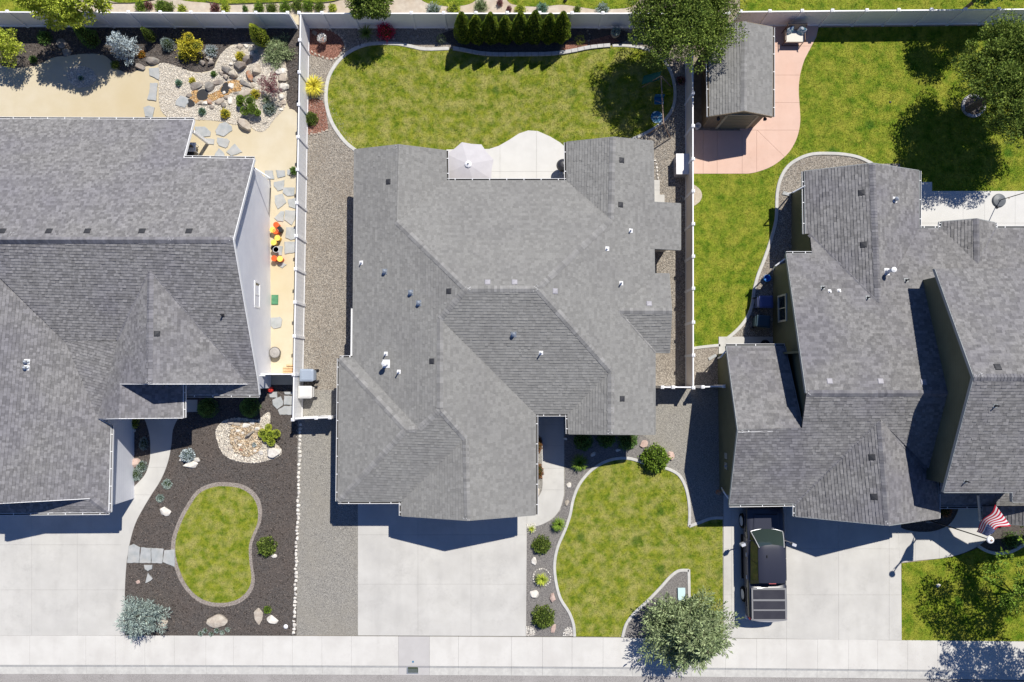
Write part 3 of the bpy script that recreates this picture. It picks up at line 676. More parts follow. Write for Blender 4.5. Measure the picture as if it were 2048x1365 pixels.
# road, gutter pan, pavement
sheet('road', [(-150, 1348), (1060, 1349), (1500, 1356), (2200, 1365), (2200, 1500), (-150, 1500)], -.075, K['asphalt'], thick=.1)
jx = [-70, 60, 172, 231, 290, 349, 412, 467, 526, 585, 644, 703, 797, 859, 917, 1023, 1085, 1144, 1206, 1265, 1324, 1383, 1451, 1513, 1573, 1635, 1697, 1755, 1815, 1875, 1935, 1995, 2055]
root = empty('pavement', (0, 0, 0), kind='structure'); groot = empty('gutter_pan', (0, 0, 0), kind='structure')
for a, b in zip(jx[:-1], jx[1:]):
    w_ = [P(a + .14, tv(a) + .3), P(b - .14, tv(b) + .3), P(b - .14, tv(b) + 59), P(a + .14, tv(a) + 59)]
    MB().prism([(p.x, p.y) for p in w_], -.1, .02).build('slab', K['sidewalk_new'] if a == 797 else K['sidewalk'], root)
    q = [P(a + .14, tv(a) + 59.3), P(b - .14, tv(b) + 59.3), P(b - .14, tv(b) + 64), P(a + .14, tv(a) + 64), P(b - .14, tv(b) + 78.5), P(a + .14, tv(a) + 78.5)]
    z = [.015, .015, -.05, -.05, -.065, -.065]; q = [Vector((p.x, p.y, zz)) for p, zz in zip(q, z)]; lo = [p - Vector((0, 0, .12)) for p in q]
    meshobj('slab', q + lo, [(3, 2, 1, 0), (5, 4, 2, 3), (0, 1, 7, 6), (5, 11, 10, 4), (0, 6, 9, 3), (3, 9, 11, 5), (1, 2, 8, 7), (2, 4, 10, 8)], K['sidewalk_new'] if a == 797 else K['kerb'], groot)
# storm drain
dr = empty('storm_drain', P(825, 1341, -.04), 0, 'iron storm drain grate in the gutter below the grey pavement slab', 'drain')
MB().box((0, 0, -.02), (.62, .36, .05)).build('drain_frame', K['metal_grey'], dr)
MB().box((0.02, .02, .009), (.52, .28, .012)).build('drain_pit', K['core'], dr)
for k in range(11): MB().box((-.21 + k * .044, -.02, .022), (.016, .24, .015)).build('grate_bar', K['metal_grey'], dr)
mk = MB(); mk.lathe(P(826, 1324, .02), [(.055, 0), (.055, .006), (.04, .008)], 16); tag(mk.build('drain_marker', mat('blue_marker', (.06, .18, .3), rough=.4)), 'round blue marker disc set in the pavement above the drain', 'marker')
# middle lot
midlot = [(603, 52), (1380, 52), (1380, 760), (1440, 770), (1444, 1276), (1144, 1274), (1052, 1273), (716, 1271), (591, 1271), (594, 830), (612, 600), (612, 60)]
sheet('gravel_bed', [(603, 50), (1382, 50), (1382, 780), (603, 780)], .004, K['gravel'])
sheet('gravel_drive', [(591, 780), (1449, 780), (1449, 1274.5), (591, 1271)], .004, K['gravel_grey'])
pebbles('gravel_stones', [(614, 100), (712, 300), (708, 780), (608, 780)], 240, .022, K['pebble_grey'], .006, label='loose beige gravel along the fence')
pebbles('gravel_stones', [(1308, 270), (1372, 200), (1372, 700), (1308, 700)], 240, .025, K['pebble_grey'], .006, label='loose gravel along the right fence')
pebbles('gravel_stones', [(592, 842), (716, 842), (716, 1270), (592, 1270)], 120, .018, K['pebble_grey'], .006, label='loose grey gravel beside the driveway')
L1 = crom([(712, 302), (690, 284), (667, 252), (655, 220), (652, 190), (656, 160), (668, 135), (688, 112), (715, 96), (745, 88), (790, 88), (820, 93), (850, 99), (898, 98), (925, 101), (955, 107), (990, 110), (1040, 110), (1100, 109), (1140, 104), (1180, 96), (1225, 92), (1262, 93), (1295, 100), (1325, 120), (1343, 148), (1350, 185), (1345, 218), (1325, 245), (1295, 265), (1262, 280)], False, 4)
LW = L1 + [(1262, 330), (712, 330)]
ribbon('kerb', [L1[i] for i in range(0, 13 * 4)] + [L1[52]], .2, .05, K['kerb'], curve=False)
ribbon('kerb', L1[84:], .17, .05, K['kerb'], curve=False)
ee = empty('block_edging', (0, 0, 0), 0, 'low edging of grey concrete blocks in front of the conifer row', 'edging')
bp = [P(*L1[i]) for i in range(53, 85)]
acc = 0; tot = [0]
for a, b in zip(bp[:-1], bp[1:]): tot.append(tot[-1] + (b - a).length)
def along(pts, tot, s):
    for i in range(len(pts) - 1):
        if s <= tot[i + 1] or i == len(pts) - 2:
            t = (s - tot[i]) / (tot[i + 1] - tot[i]); return pts[i].lerp(pts[i + 1], t), (pts[i + 1] - pts[i]).normalized()
s_ = 0.0
while s_ < tot[-1] - .3:
    c, d = along(bp, tot, s_ + .18); MB().box((c.x, c.y, .04), (.345, .2, .13), math.atan2(d.y, d.x) + random.uniform(-.02, .02)).build('block', K['block'], ee); s_ += .365
patio = [(893, 300), (960, 299), (978, 299), (997, 293), (1018, 281), (1038, 268), (1056, 262), (1075, 263), (1100, 274), (1120, 286), (1136, 300), (1140, 400), (893, 400)]
lawn('lawn', LW, holes=[patio])
slabs('patio', patio, [1000, 1073], [344], K['patio'], top=.05)
sheet('bark_bed', crom([(905, 60), (905, 92), (930, 98), (965, 103), (1010, 106), (1070, 106), (1130, 101), (1180, 93), (1240, 88), (1240, 60)], True, 3), .009, K['mulch'])
sheet('red_bark_bed', [(1122, 100), (1135, 84), (1185, 80), (1222, 70), (1240, 84), (1215, 89), (1180, 93), (1140, 101)], .014, K['redmulch'])
sheet('red_bark_bed', crom([(616, 62), (650, 58), (675, 70), (688, 90), (680, 108), (665, 120), (640, 115), (616, 103)]), .012, K['redmulch'])
pebbles('bark_chips', crom([(620, 82), (650, 78), (682, 92), (676, 106), (665, 116), (640, 112), (620, 100)]), 260, .03, K['chip_red'], .014)
sheet('red_bark_bed', crom([(614, 205), (640, 200), (650, 215), (654, 240), (655, 260), (630, 268), (614, 265)]), .012, K['redmulch'])
pebbles('bark_chips', crom([(616, 205), (640, 200), (650, 215), (652, 258), (630, 264), (616, 262)]), 260, .03, K['chip_red'], .014)
# front driveway and walk of the middle house
slabs('driveway', [(716, 990), (1054, 990), (1052, 1272.5), (716, 1271)], [836, 942], [1070, 1168.6], K['concrete'])
wk = [(1070, 815), (1127, 815), (1128, 900), (1128, 990)] + crom([(1128, 990), (1120, 1018), (1105, 1037), (1082, 1050), (1054, 1057)], False, 4) + [(1054, 1010), (1068, 1004)] + crom([(1074, 998), (1082, 985), (1085, 970), (1084, 930), (1083, 879)], False, 4) + [(1070, 879)]
slabs('front_path', wk, [], [850, 892, 937, 980], K['concrete'])
sheet('front_bed', [(1052, 1056), (1075, 1052), (1105, 1040), (1122, 1020), (1130, 990), (1130, 865), (1275, 865), (1300, 880), (1300, 935), (1240, 925), (1200, 935), (1170, 960), (1150, 990), (1145, 1030), (1118, 1090), (1110, 1150), (1130, 1210), (1145, 1245), (1148, 1273), (1052, 1273)], .008, K['gravel_dark'])
FL = crom([(1149, 1273), (1147, 1250), (1138, 1225), (1121, 1198), (1112, 1165), (1109, 1130), (1115, 1095), (1130, 1060), (1140, 1030), (1146, 1000), (1158, 970), (1180, 943), (1207, 925), (1235, 917), (1262, 918), (1290, 927), (1310, 932), (1335, 938), (1357, 950), (1370, 972), (1377, 1000), (1379, 1030), (1378, 1053)], False, 4)
fl = FL + [(1395, 1048), (1420, 1038), (1445, 1037), (1446, 1276), (1149, 1273)]
isl = crom([(1375, 1141), (1355, 1143), (1340, 1155), (1322, 1175), (1295, 1203), (1268, 1228), (1252, 1250), (1245, 1275)], False, 3) + [(1376, 1275), (1376, 1141)]
lawn('lawn', fl, holes=[isl])
sheet('gravel_bed', isl, .02, K['gravel_dark'])
ribbon('kerb', FL, .16, .06, K['kerb'], curve=False)
ribbon('kerb', [(1378, 1053), (1400, 1045), (1422, 1037), (1446, 1036)], .16, .06, K['kerb'])
ribbon('kerb', [(1377, 1141), (1357, 1142), (1340, 1154), (1322, 1174), (1295, 1202), (1268, 1227), (1252, 1249), (1245, 1274)], .16, .07, K['kerb'])
ribbon('kerb', [(1377, 1139), (1378, 1200), (1378, 1275)], .16, .07, K['kerb'])
# side strip of the middle house
slabs('side_step', [(1302, 391), (1328, 391), (1328, 406), (1302, 406)], [], [], K['concrete'], top=.14)
slabs('side_path', [(1308, 361), (1319, 361), (1319, 391), (1308, 391)], [], [371, 381], K['concrete'], top=.06)
# left lot
sheet('sand_yard', [(-120, 30), (597, 30), (604, 330), (598, 780), (-120, 780)], .004, K['sand'])
MUL = crom([(-60, 45), (300, 48), (597, 50), (598, 140), (598, 222), (588, 220), (576, 212), (571, 180), (572, 130), (560, 100), (520, 86), (470, 88), (446, 104), (432, 125), (425, 140), (390, 145), (350, 132), (320, 128), (290, 134), (262, 146), (238, 140), (225, 125), (205, 110), (170, 108), (135, 112), (105, 116), (70, 132), (30, 136), (0, 132), (-60, 132)], True, 3)
sheet('mulch_bed', MUL, .009, K['mulch'])
pebbles('bark_chips', MUL, 160, .035, K['chip'], .01)
CR = crom([(320, 127), (350, 132), (390, 146), (425, 141), (440, 112), (456, 96), (475, 90), (505, 88), (540, 96), (562, 115), (574, 140), (573, 180), (570, 215), (552, 235), (530, 262), (512, 262), (495, 250), (470, 250), (430, 242), (380, 240), (345, 238), (325, 226), (318, 200), (318, 150)], True, 3)
sheet('pebble_bed', CR, .014, K['cream'])
pebbles('pebble_cover', CR, 520, .03, K['pebble'], .018, label='cream pebbles around the rock water feature')
c1 = crom([(134, 152), (140, 138), (163, 133), (185, 140), (193, 155), (185, 170), (163, 176), (142, 168)])
sheet('pebble_bed', c1, .012, K['cream']); pebbles('pebble_cover', c1, 480, .03, K['pebble'], .016, label='round patch of pale pebbles in the sand')
front = [(216, 770), (596, 770), (593, 1271.5), (216, 1271)]
sheet('mulch_bed', front, .006, K['mulch'])
KL = crom([(352, 1112), (352, 1080), (362, 1048), (377, 1018), (398, 988), (425, 975), (450, 973), (480, 977), (503, 992), (515, 1015), (515, 1045), (505, 1070), (498, 1092), (499, 1125), (503, 1155), (497, 1178), (480, 1196), (455, 1205), (425, 1205), (400, 1196), (380, 1178), (364, 1152)], True, 4)
KLo = [(436 + (u - 436) * 1.1, 1090 + (v - 1090) * 1.07) for u, v in KL]
sheet('bare_edge', KLo, .010, mat('pale_edge', (.22, .185, .16), (.34, .29, .25), 14, 5, .95, vor=30, vcol=(.4, .36, .32)))

lawn('lawn', KL, z=.014)
LWK = crom([(284, 826), (292, 845), (299, 870), (301, 900), (299, 925), (290, 950), (272, 970), (252, 990), (246, 1010)], False, 3) + [(235, 1271), (250, 1271)] + crom([(250, 1220), (250, 1180), (253, 1130), (259, 1090), (270, 1050), (285, 1020), (303, 990), (322, 960), (336, 925), (343, 890), (346, 860), (356, 838), (366, 826), (395, 824)], False, 3) + [(395, 800), (284, 800)]
pebbles('bark_chips', front, 110, .03, K['chip'], .008, holes=[KLo, LWK, [(200, 990), (252, 990), (251, 1272), (200, 1272)]])
slabs('left_path', LWK, [], [935, 990, 1180], K['concrete'])
slabs('left_driveway', [(-120, 1000), (246, 1000), (249, 1271), (-120, 1271)], [64, 155], [1090, 1180], K['concrete'], top=.021)
pc = crom([(432, 860), (448, 842), (480, 836), (515, 840), (530, 828), (540, 826), (540, 845), (532, 862), (540, 880), (560, 895), (562, 910), (540, 920), (515, 926), (480, 924), (450, 912), (436, 888)])
sheet('pebble_bed', pc, .013, K['cream']); pebbles('pebble_cover', pc, 480, .035, K['pebble'], .018, label='pale pebble ring around the front fountain')
# back neighbours strip
sheet('dirt_strip', [(-120, -120), (1260, -120), (1260, 33), (-120, 33)], .003, K['dirt'])
for px in ([(-100, -100), (60, -100), (60, 24), (-100, 24)], crom([(208, -20), (215, -2), (232, 5), (262, 6), (300, 2), (330, -6), (370, 2), (415, 6), (450, 8), (520, 6), (590, 4), (620, 7), (660, 3), (700, -5), (700, -40), (208, -40)]), crom([(826, -20), (845, 2), (870, 10), (905, 13), (940, 8), (960, -10), (960, -40), (826, -40)]), crom([(1000, -30), (1015, 2), (1035, 11), (1080, 14), (1120, 10), (1150, 13), (1190, 19), (1215, 19), (1270, 10), (1270, -40), (1000, -40)]), [(1480, -60), (2180, -60), (2180, 26), (1480, 30)]):
    lawn('lawn', px, mg='grassg', mb_='bladeg')
ribbon('hose_edging', [(208, -3), (222, 6), (245, 7), (275, 6), (310, 0)], .045, .05, K['metal_dark'])
ribbon('hose_edging', [(412, 4), (445, 9), (500, 8), (570, 5), (600, 2), (630, 7), (665, 4), (690, -4)], .045, .05, K['metal_dark'])
# right lot
PK = [(1380, 255), (1420, 262), (1480, 262), (1480, 40), (1640, 40), (1636, 58)] + crom([(1632, 75), (1618, 102), (1608, 122), (1600, 150), (1597, 180), (1599, 215), (1600, 245), (1594, 275), (1580, 302), (1560, 322), (1538, 336), (1512, 345), (1495, 348)], False, 4) + [(1380, 348)]
RL = [(1386, 345), (1510, 345), (1590, 262), (1590, 150), (1620, 56), (2180, 50), (2180, 383), (1838, 383), (1838, 520), (1560, 520), (1545, 640), (1470, 690), (1386, 696)]
NB = crom([(1743, 328), (1718, 316), (1690, 310), (1660, 308), (1625, 309), (1598, 318), (1576, 333), (1562, 355), (1555, 380), (1553, 405), (1552, 440), (1543, 475), (1535, 500), (1526, 525), (1516, 550), (1508, 580), (1505, 605), (1497, 630), (1482, 652), (1466, 668), (1452, 679)], False, 3)
nbp = NB + [(1452, 760), (1800, 760), (1800, 328)]
lawn('lawn', RL, mg='grassg', mb_='bladeg', holes=[PK, nbp])
sheet('gravel_bed', nbp, .016, K['gravel'])
pebbles('gravel_stones', nbp, 160, .024, K['pebble_grey'], .018, label='loose gravel in the curved bed beside the right house')
ribbon('kerb', NB, .18, .07, K['kerb'], curve=False)
sheet('gravel_bed', [(1386, 694), (1470, 690), (1470, 780), (1386, 780)], .017, K['gravel'])
ribbon('kerb', [(1387, 697), (1410, 694), (1440, 691)], .16, .06, K['kerb'])
slabs('pad', [(1437, 674), (1546, 674), (1546, 775), (1437, 775)], [1545], [], K['concrete'], top=.06)
pk = empty('pink_patio', (0, 0, 0), kind='structure')
def cutline(poly, a, b, sgn, off):
    n = (-(b[1] - a[1]), b[0] - a[0]); l = math.hypot(*n); n = (n[0] / l * sgn, n[1] / l * sgn); out = []
    f = lambda p: (p[0] - a[0]) * n[0] + (p[1] - a[1]) * n[1] - off
    for i in range(len(poly)):
        p, q = poly[i - 1], poly[i]
        if (f(p) >= 0) != (f(q) >= 0): t = f(p) / (f(p) - f(q)); out.append((p[0] + (q[0] - p[0]) * t, p[1] + (q[1] - p[1]) * t))
        if f(q) >= 0: out.append(q)
    return out
cells = []
for a, b in ((-60, 93), (93, 151), (151, 206), (206, 261)):
    q = clip(clip(clip(PK, 1, a + .2, True), 1, b - .2, False), 0, 1480, True); cells.append(q)
low = clip(PK, 1, 261.2, True)
for a, b in ((1300, 1406), (1406, 1434), (1434, 1484), (1484, 1513)): cells.append(clip(clip(low, 0, a + .2, True), 0, b - .2, False))
lr = clip(low, 0, 1513.2, True)
cells.append(cutline(lr, (1516, 263), (1562, 308), 1, .2)); cells.append(cutline(lr, (1516, 263), (1562, 308), -1, .2))
for q in cells:
    if len(q) > 2: MB().prism([(p.x, p.y) for p in GP(q)], -.05, .03).build('slab', K['pink'], pk)
dp = MB(); dp.prism([(p.x, p.y) for p in GP(crom([(1384, 372), (1396, 376), (1403, 386), (1403, 397), (1396, 407), (1384, 410)]))], -.01, .03); dp.build('bare_patch', K['dirt'], None, 'structure')
slabs('back_patio', [(1830, 365), (1863, 365), (1863, 383), (2180, 383), (2180, 470), (1830, 470)], [1925, 1968, 2029, 2090], [447], K['patio'], top=.05)
slabs('right_driveway', [(1447, 990), (1801, 990), (1803, 1281), (1447, 1276)], [1463, 1573, 1677, 1778], [1098, 1190], K['concrete'])
sheet('mulch_bed', [(1801, 985), (2180, 985), (2180, 1120), (1801, 1120)], .003, K['mulch'])
RW = crom([(1795, 1052), (1812, 1060), (1840, 1064), (1870, 1062), (1897, 1050), (1912, 1030), (1918, 1010), (1920, 990)], False, 3) + [(1990, 990), (1990, 1040)] + crom([(1985, 1065), (1966, 1085), (1945, 1098), (1915, 1110), (1880, 1117), (1835, 1121), (1800, 1126)], False, 3)
slabs('right_path', RW, [1830, 1878], [], K['concrete'], top=.025)
rl2 = [(1803, 1127), (1880, 1118), (1915, 1112), (1948, 1100), (1960, 1094)] + crom([(1960, 1094), (1975, 1104), (1995, 1108), (2020, 1104), (2048, 1090), (2100, 1060)], False, 3) + [(2180, 1060), (2180, 1284), (1803, 1281)]
lawn('lawn', rl2, mg='grassg', mb_='bladeg')
ribbon('kerb', [(1955, 1092), (1975, 1103), (1997, 1107), (2022, 1103), (2050, 1088), (2100, 1058)], .16, .07, K['kerb'])
# ---------------------------------------------------------------- fences
def fence(label, A, B, posts, h=1.62, mp='panel', z0=0, ends=True, first=True, last=True):
    """A,B ground pixels; posts: fractions 0..1"""
    root = empty('fence', (0, 0, 0), 0, label, 'fence'); a = P(*A); b = P(*B); d = (b - a).normalized(); rz = math.atan2(d.y, d.x)
    Lh = (b - a).length
    for i, t in enumerate(posts):
        if (i == 0 and not first) or (i == len(posts) - 1 and not last): continue
        c = a.lerp(b, t); m = MB(); m.box((c.x, c.y, h / 2), (.13, .13, h), rz)
        po = m.build('post', K['white'], root)
        cm = MB(); cm.box((c.x, c.y, h + .03), (.165, .165, .05), rz); M = Matrix.Rotation(rz, 3, 'Z')
        vs = [Vector((c.x, c.y, h + .055)) + M @ Vector((x * .075, y * .075, 0)) for x, y in ((-1, -1), (1, -1), (1, 1), (-1, 1))] + [Vector((c.x, c.y, h + .1))]
        cm.add(vs, [(0, 1, 4), (1, 2, 4), (2, 3, 4), (3, 0, 4)]); cm.build('post_cap', K['white'], po)
    for t0, t1 in zip(posts[:-1], posts[1:]):
        p, q = a.lerp(b, t0), a.lerp(b, t1); c = (p + q) / 2; l = (q - p).length - .13
        MB().box((c.x, c.y, h - .06), (l, .06, .09), rz).build('top_rail', K['white'], root)
        MB().box((c.x, c.y, .1), (l, .06, .12), rz).build('bottom_rail', K['white'], root)
        pm = MB(); nb = max(1, round(l / .29)); 
        for k in range(nb):
            x = -l / 2 + (k + .5) * l / nb; cc = c + d * x; pm.box((cc.x, cc.y, h / 2 + .03), (l / nb - .008, .028, h - .3), rz)
        pm.box((c.x, c.y, h / 2 + .03), (l, .012, h - .3), rz)
        pm.build('panel', K[mp], root)
    return root
def posts_by_px(A, B, us, ax=0, extra=()):
    a = P(*A); b = P(*B); out = []
    for u in us: out.append((u - A[ax]) / (B[ax] - A[ax]))
    return out
f1A, f1B = (-30, 54), (611, 57)
fence('white vinyl fence along the back of the left mulch garden', f1A, f1B, posts_by_px(f1A, f1B, [-30, 57, 114, 172, 229, 289, 350, 409, 471, 533, 594]), last=True)
f2A, f2B = (614, 57), (1440, 57)
fence('white vinyl fence behind the conifer row of the middle yard', f2A, f2B, posts_by_px(f2A, f2B, [616, 660, 718, 775, 831, 893, 955, 1015, 1077, 1139, 1198, 1260, 1321, 1381, 1440]))
f3A, f3B = (1462, 54), (2110, 48)
fence('white fence behind the right lawn and shed, partly under trees', f3A, f3B, posts_by_px(f3A, f3B, [1462, 1518, 1580, 1638, 1704, 1765, 1828, 1893, 1957, 2020, 2085]))
lf = (619, 58), (605, 836)
vs_ = [58, 111, 174, 237, 300, 363, 427, 490, 553, 616, 680, 752, 836]
fence('long white fence between the left sand path and gravel strip', lf[0], lf[1], posts_by_px(*lf, vs_, ax=1), h=1.66, first=False)
rf_ = (1371, 128), (1371.5, 775)
vs_ = [128, 212, 276, 340, 402, 465, 527, 588, 652, 714, 775]
fence('long tan-sided fence between middle house and right lawn', rf_[0], rf_[1], posts_by_px(*rf_, vs_, ax=1), h=1.6, mp='panel_tan')
fence('short white gate fence between left house and long fence', (534, 749), (607, 749), [0, 1], h=1.6, last=False)
fence('white gate between the long left fence and middle house corner', (607, 834), (676, 832), [0, .62, 1], h=1.66, first=False)
fence('white gate fence closing the side yard beside the olive house', (1312, 774), (1371, 774), [0, .35, 1], h=1.6, last=False)
fence('short white gate panel fixed to the olive house wall', (1374, 774), (1436, 772), [.25, .9], h=1.6, first=True)
# ---------------------------------------------------------------- plants
def npadd(parts):
    V = []; F = []; n = 0
    for v, f in parts: V.append(v); F.append(f + n); n += len(v)
    return np.concatenate(V), np.concatenate(F)
def sph(n):
    d = rng.normal(size=(n, 3)); return d / np.linalg.norm(d, axis=1, keepdims=True)
def bush(name, label, u, v, r, h, m, n=900, ll=.07, lw=.035, rx=1., ry=1., core=True, cat='shrub', group=None, rag=.12, z0=0., up=.35):
    """dome shrub; r in photo pixels"""
    r = r / 37.0; o = empty(name, P(u, v), 0, label, cat, group)
    d = sph(n); d[:, 2] = np.abs(d[:, 2]); k = rng.uniform(.82, 1.0, (n, 1)) + rng.normal(0, rag * .5, (n, 1))
    lump = 1 + rag * np.sin(d[:, :1] * 7 + u) * np.cos(d[:, 1:2] * 6 + v)
    pos = d * k * lump * np.array([[r * rx, r * ry, h]]) + np.array([[0, 0, z0 + .02]])
    dr = d + rng.normal(0, .55, (n, 3)) + np.array([[0, 0, up]])
    V, F = leaves(pos - unit(dr) * ll * .5, dr, ll, lw); npmesh('foliage', V, F, m, o)
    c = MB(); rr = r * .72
    if core:  # added solid core, stops light passing through the leaf shell
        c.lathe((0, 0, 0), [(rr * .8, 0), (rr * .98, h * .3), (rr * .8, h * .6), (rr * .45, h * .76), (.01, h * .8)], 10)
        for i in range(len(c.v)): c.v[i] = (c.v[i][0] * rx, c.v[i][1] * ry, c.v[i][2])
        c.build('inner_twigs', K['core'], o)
    return o
def clumps(name, label, u, v, cl, m, group=None, cat='shrub'):
    o = empty(name, P(u, v), 0, label, cat, group); base = P(u, v); t = MB(); kk = MB(); allv = []
    for (a, b, r, z) in cl:
        c = P(a, b, z) - base; rr = r / 37.; n = 750; d = sph(n); pos = d * rr * rng.uniform(.85, 1.02, (n, 1)) * np.array([[1, 1, .7]]) + np.array(c)
        V, F = leaves(pos, d + rng.normal(0, .4, (n, 3)), .05, .03); allv.append((V, F))
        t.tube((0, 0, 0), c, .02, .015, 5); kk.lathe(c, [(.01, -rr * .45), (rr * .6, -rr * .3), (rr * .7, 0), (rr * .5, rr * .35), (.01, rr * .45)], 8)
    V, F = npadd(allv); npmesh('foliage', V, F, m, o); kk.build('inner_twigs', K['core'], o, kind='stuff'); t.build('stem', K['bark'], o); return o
def spiky(name, label, u, v, r, h, m, n=140, w=.022, cat='ornamental grass', group=None):
    r = r / 37.; o = empty(name, P(u, v), 0, label, cat, group)
    a = rng.uniform(0, 6.28, n); rr = r * rng.uniform(.35, 1.05, n); hh = h * rng.uniform(.7, 1.15, n); S = 4; P0 = []
    d = np.stack([np.cos(a), np.sin(a)], 1); s = np.stack([-np.sin(a), np.cos(a)], 1)
    rows = []
    for k in range(S + 1):
        t = k / S; x = rr * t ** 1.2; z = hh * (np.sin(t * 2.2)) * .95 + .01; ww = w * (1 - t) ** .7 * .5 + .0015
        c = d * x[:, None] + s * (rng.normal(0, .01, n) * t)[:, None]
        for sg in (1, -1): rows.append(np.concatenate([c + s * ww * sg, z[:, None]], 1))
    V = np.stack(rows, 1).reshape(-1, 3); F = []
    b = (np.arange(n) * (2 * S + 2))[:, None, None]
    f = np.array([(2 * k, 2 * k + 1, 2 * k + 3, 2 * k + 2) for k in range(S)])[None]
    npmesh('blades', V, (f + b).reshape(-1, 4), m, o); return o
def conifer(name, label, u, v, r, h, m, n=2600, ll=.09, lw=.05, cat='conifer', group=None, fat=.25, pw=.8):
    r = r / 37.; o = empty(name, P(u, v), 0, label, cat, group)
    t = rng.uniform(0, 1, n) ** .9; a = rng.uniform(0, 6.28, n)
    prof = np.minimum(1, (t + .08) / fat) ** .5 * np.clip(1 - ((t - fat) / (1 - fat)).clip(0), 0, 1) ** pw
    rr = r * prof * (1 + .12 * np.sin(a * 5 + t * 9 + u) + rng.normal(0, .05, n)) + .02
    pos = np.stack([np.cos(a) * rr, np.sin(a) * rr, t * h + .05], 1)
    d = np.stack([np.cos(a) * .8, np.sin(a) * .8, np.full(n, 1.)], 1) + rng.normal(0, .35, (n, 3))
    V, F = leaves(pos, d, ll, lw); npmesh('foliage', V, F, m, o)
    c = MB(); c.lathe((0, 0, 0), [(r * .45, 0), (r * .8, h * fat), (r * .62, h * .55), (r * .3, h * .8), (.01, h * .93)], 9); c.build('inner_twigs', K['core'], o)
    MB().tube((0, 0, -.02), (0, 0, h * .2), .05, .04, 7).build('trunk', K['bark'], o); return o
def spruce(name, label, u, v, Rr, h, m, nb=60, cat='conifer', group=None, ll=.13, lw=.035, dens=1., droop=-.1, gap=.0, top=(0, 0), rv=(.72, 1.15)):
    """layered needle sprays on real branches"""
    o = empty(name, P(u, v), 0, label, cat, group); br = MB(); pos = []; dr = []
    topv = np.array([top[0], top[1], 0.])
    for k in range(nb):
        t = (k + .5) / nb; z = h * (.06 + .9 * t); R0 = Rr * (1 - t) ** .7 * rng.uniform(*rv) + .12; a = k * 2.4 + rng.normal(0, .25)
        dv = np.array([math.cos(a), math.sin(a), 0]); sv = np.array([-dv[1], dv[0], 0]); b0 = topv * t + np.array([0, 0, z])
        def pt(s): return b0 + dv * R0 * s + np.array([0, 0, (.28 * s + droop * s * s) * R0])
        br.tube(b0, pt(.9), .018 * (1 - t) + .008, .004, 4, caps=False)
        nt = int(5 + R0 * 9)
        for j in range(nt):
            s = (j + 1) / nt; L = R0 * .42 * (1 - s * .65) + .08
            for sg in ((1, -1) if s < .98 else (0,)):
                td = dv * (.75 if sg else 1) + sv * sg * .8 + np.array([0, 0, rng.normal(.08, .15)]); td /= np.linalg.norm(td)
                p0 = pt(s); ns = max(2, int(L / .045 * dens))
                for q in range(ns):
                    pos.append(p0 + td * L * (q / ns) + rng.normal(0, .008, 3)); dr.append(td * 1.3 + rng.normal(0, .5, 3) + np.array([0, 0, .25]))
    V, F = leaves(np.array(pos), np.array(dr), ll, lw, .1); npmesh('foliage', V, F, m, o)
    br.tube((0, 0, -.05), (top[0], top[1], h * .97), .05 + h * .012, .01, 8); br.build('trunk', K['bark'], o); return o
def tree(name, label, gu, gv, c, rad, m, ncl=70, nl=260, ll=.12, lw=.07, cr=.5, cat='tree', group=None, shell=.55, tr=.1, seed=1):
    """gu,gv ground pixel of the trunk; c world centre of the crown"""
    base = P(gu, gv); o = empty(name, base, 0, label, cat, group); c = Vector(c) - base
    rs = np.random.default_rng(seed); pos = []; dr = []; tk = MB(); cens = []
    for k in range(ncl):
        d = rs.normal(size=3); d /= np.linalg.norm(d); d[2] = d[2] if d[2] > -.45 else -d[2]
        rr = rs.uniform(shell, 1) ; cc = np.array(c) + d * rr * np.array(rad); cens.append(cc)
        q = cr * rs.uniform(.6, 1.25); n = int(nl * q / cr)
        dd = rs.normal(size=(n, 3)); dd /= np.linalg.norm(dd, axis=1, keepdims=True)
        p = cc + dd * q * rs.uniform(.35, 1, (n, 1)) ** .6 * np.array([[1, 1, .6]])
        pos.append(p); dr.append(dd * .7 + rs.normal(0, .7, (n, 3)) + np.array([[0, 0, .15]]))
    V, F = leaves(np.concatenate(pos), np.concatenate(dr), ll, lw, .1); npmesh('crown', V, F, m, o)
    fork = Vector((c.x * .25, c.y * .25, max(.8, c.z - rad[2] * .75)))
    tk.tube((0, 0, -.1), fork, tr * 1.3, tr, 10)
    for cc in cens[::3]:
        mid = fork.lerp(Vector(cc), .5) + Vector((0, 0, .12)); tk.tube(fork, mid, tr * .4, tr * .22, 5, False); tk.tube(mid, cc, tr * .22, .008, 5, False)
    tk.build('trunk', K['bark'], o); return o
# ---------------------------------------------------------------- rocks and flagstones
def rock(label, u, v, wpx, hpx, m, ht=None, rz=0, group=None, name='rock', cat='rock', n=15, parent=None):
    a, b = wpx / 74., hpx / 74.; ht = ht or min(a, b) * 1.1
    rs = random.Random(int(u * 131 + v * 17)); bm = bmesh.new()
    for i in range(n):
        t = rs.uniform(0, 6.28); z = rs.uniform(-.35, 1); k = math.sqrt(max(0, 1 - z * z)) ** .55 * rs.uniform(.84, 1.05)
        bm.verts.new((a * k * math.cos(t), b * k * math.sin(t), ht * z * rs.uniform(.75, 1) * .8))
    bmesh.ops.convex_hull(bm, input=bm.verts)
    bmesh.ops.delete(bm, geom=[x for x in bm.verts if not x.link_faces], context='VERTS')
    bmesh.ops.bevel(bm, geom=list(bm.edges), offset=min(a, b) * .05, segments=1, affect='EDGES', clamp_overlap=True)
    me = bpy.data.meshes.new(name); bm.to_mesh(me); bm.free()
    o = link(name, me, m, parent); o.location = P(u, v, .01); o.rotation_euler = (0, 0, -R(rz))
    if parent is None: tag(o, label, cat, group)
    return o
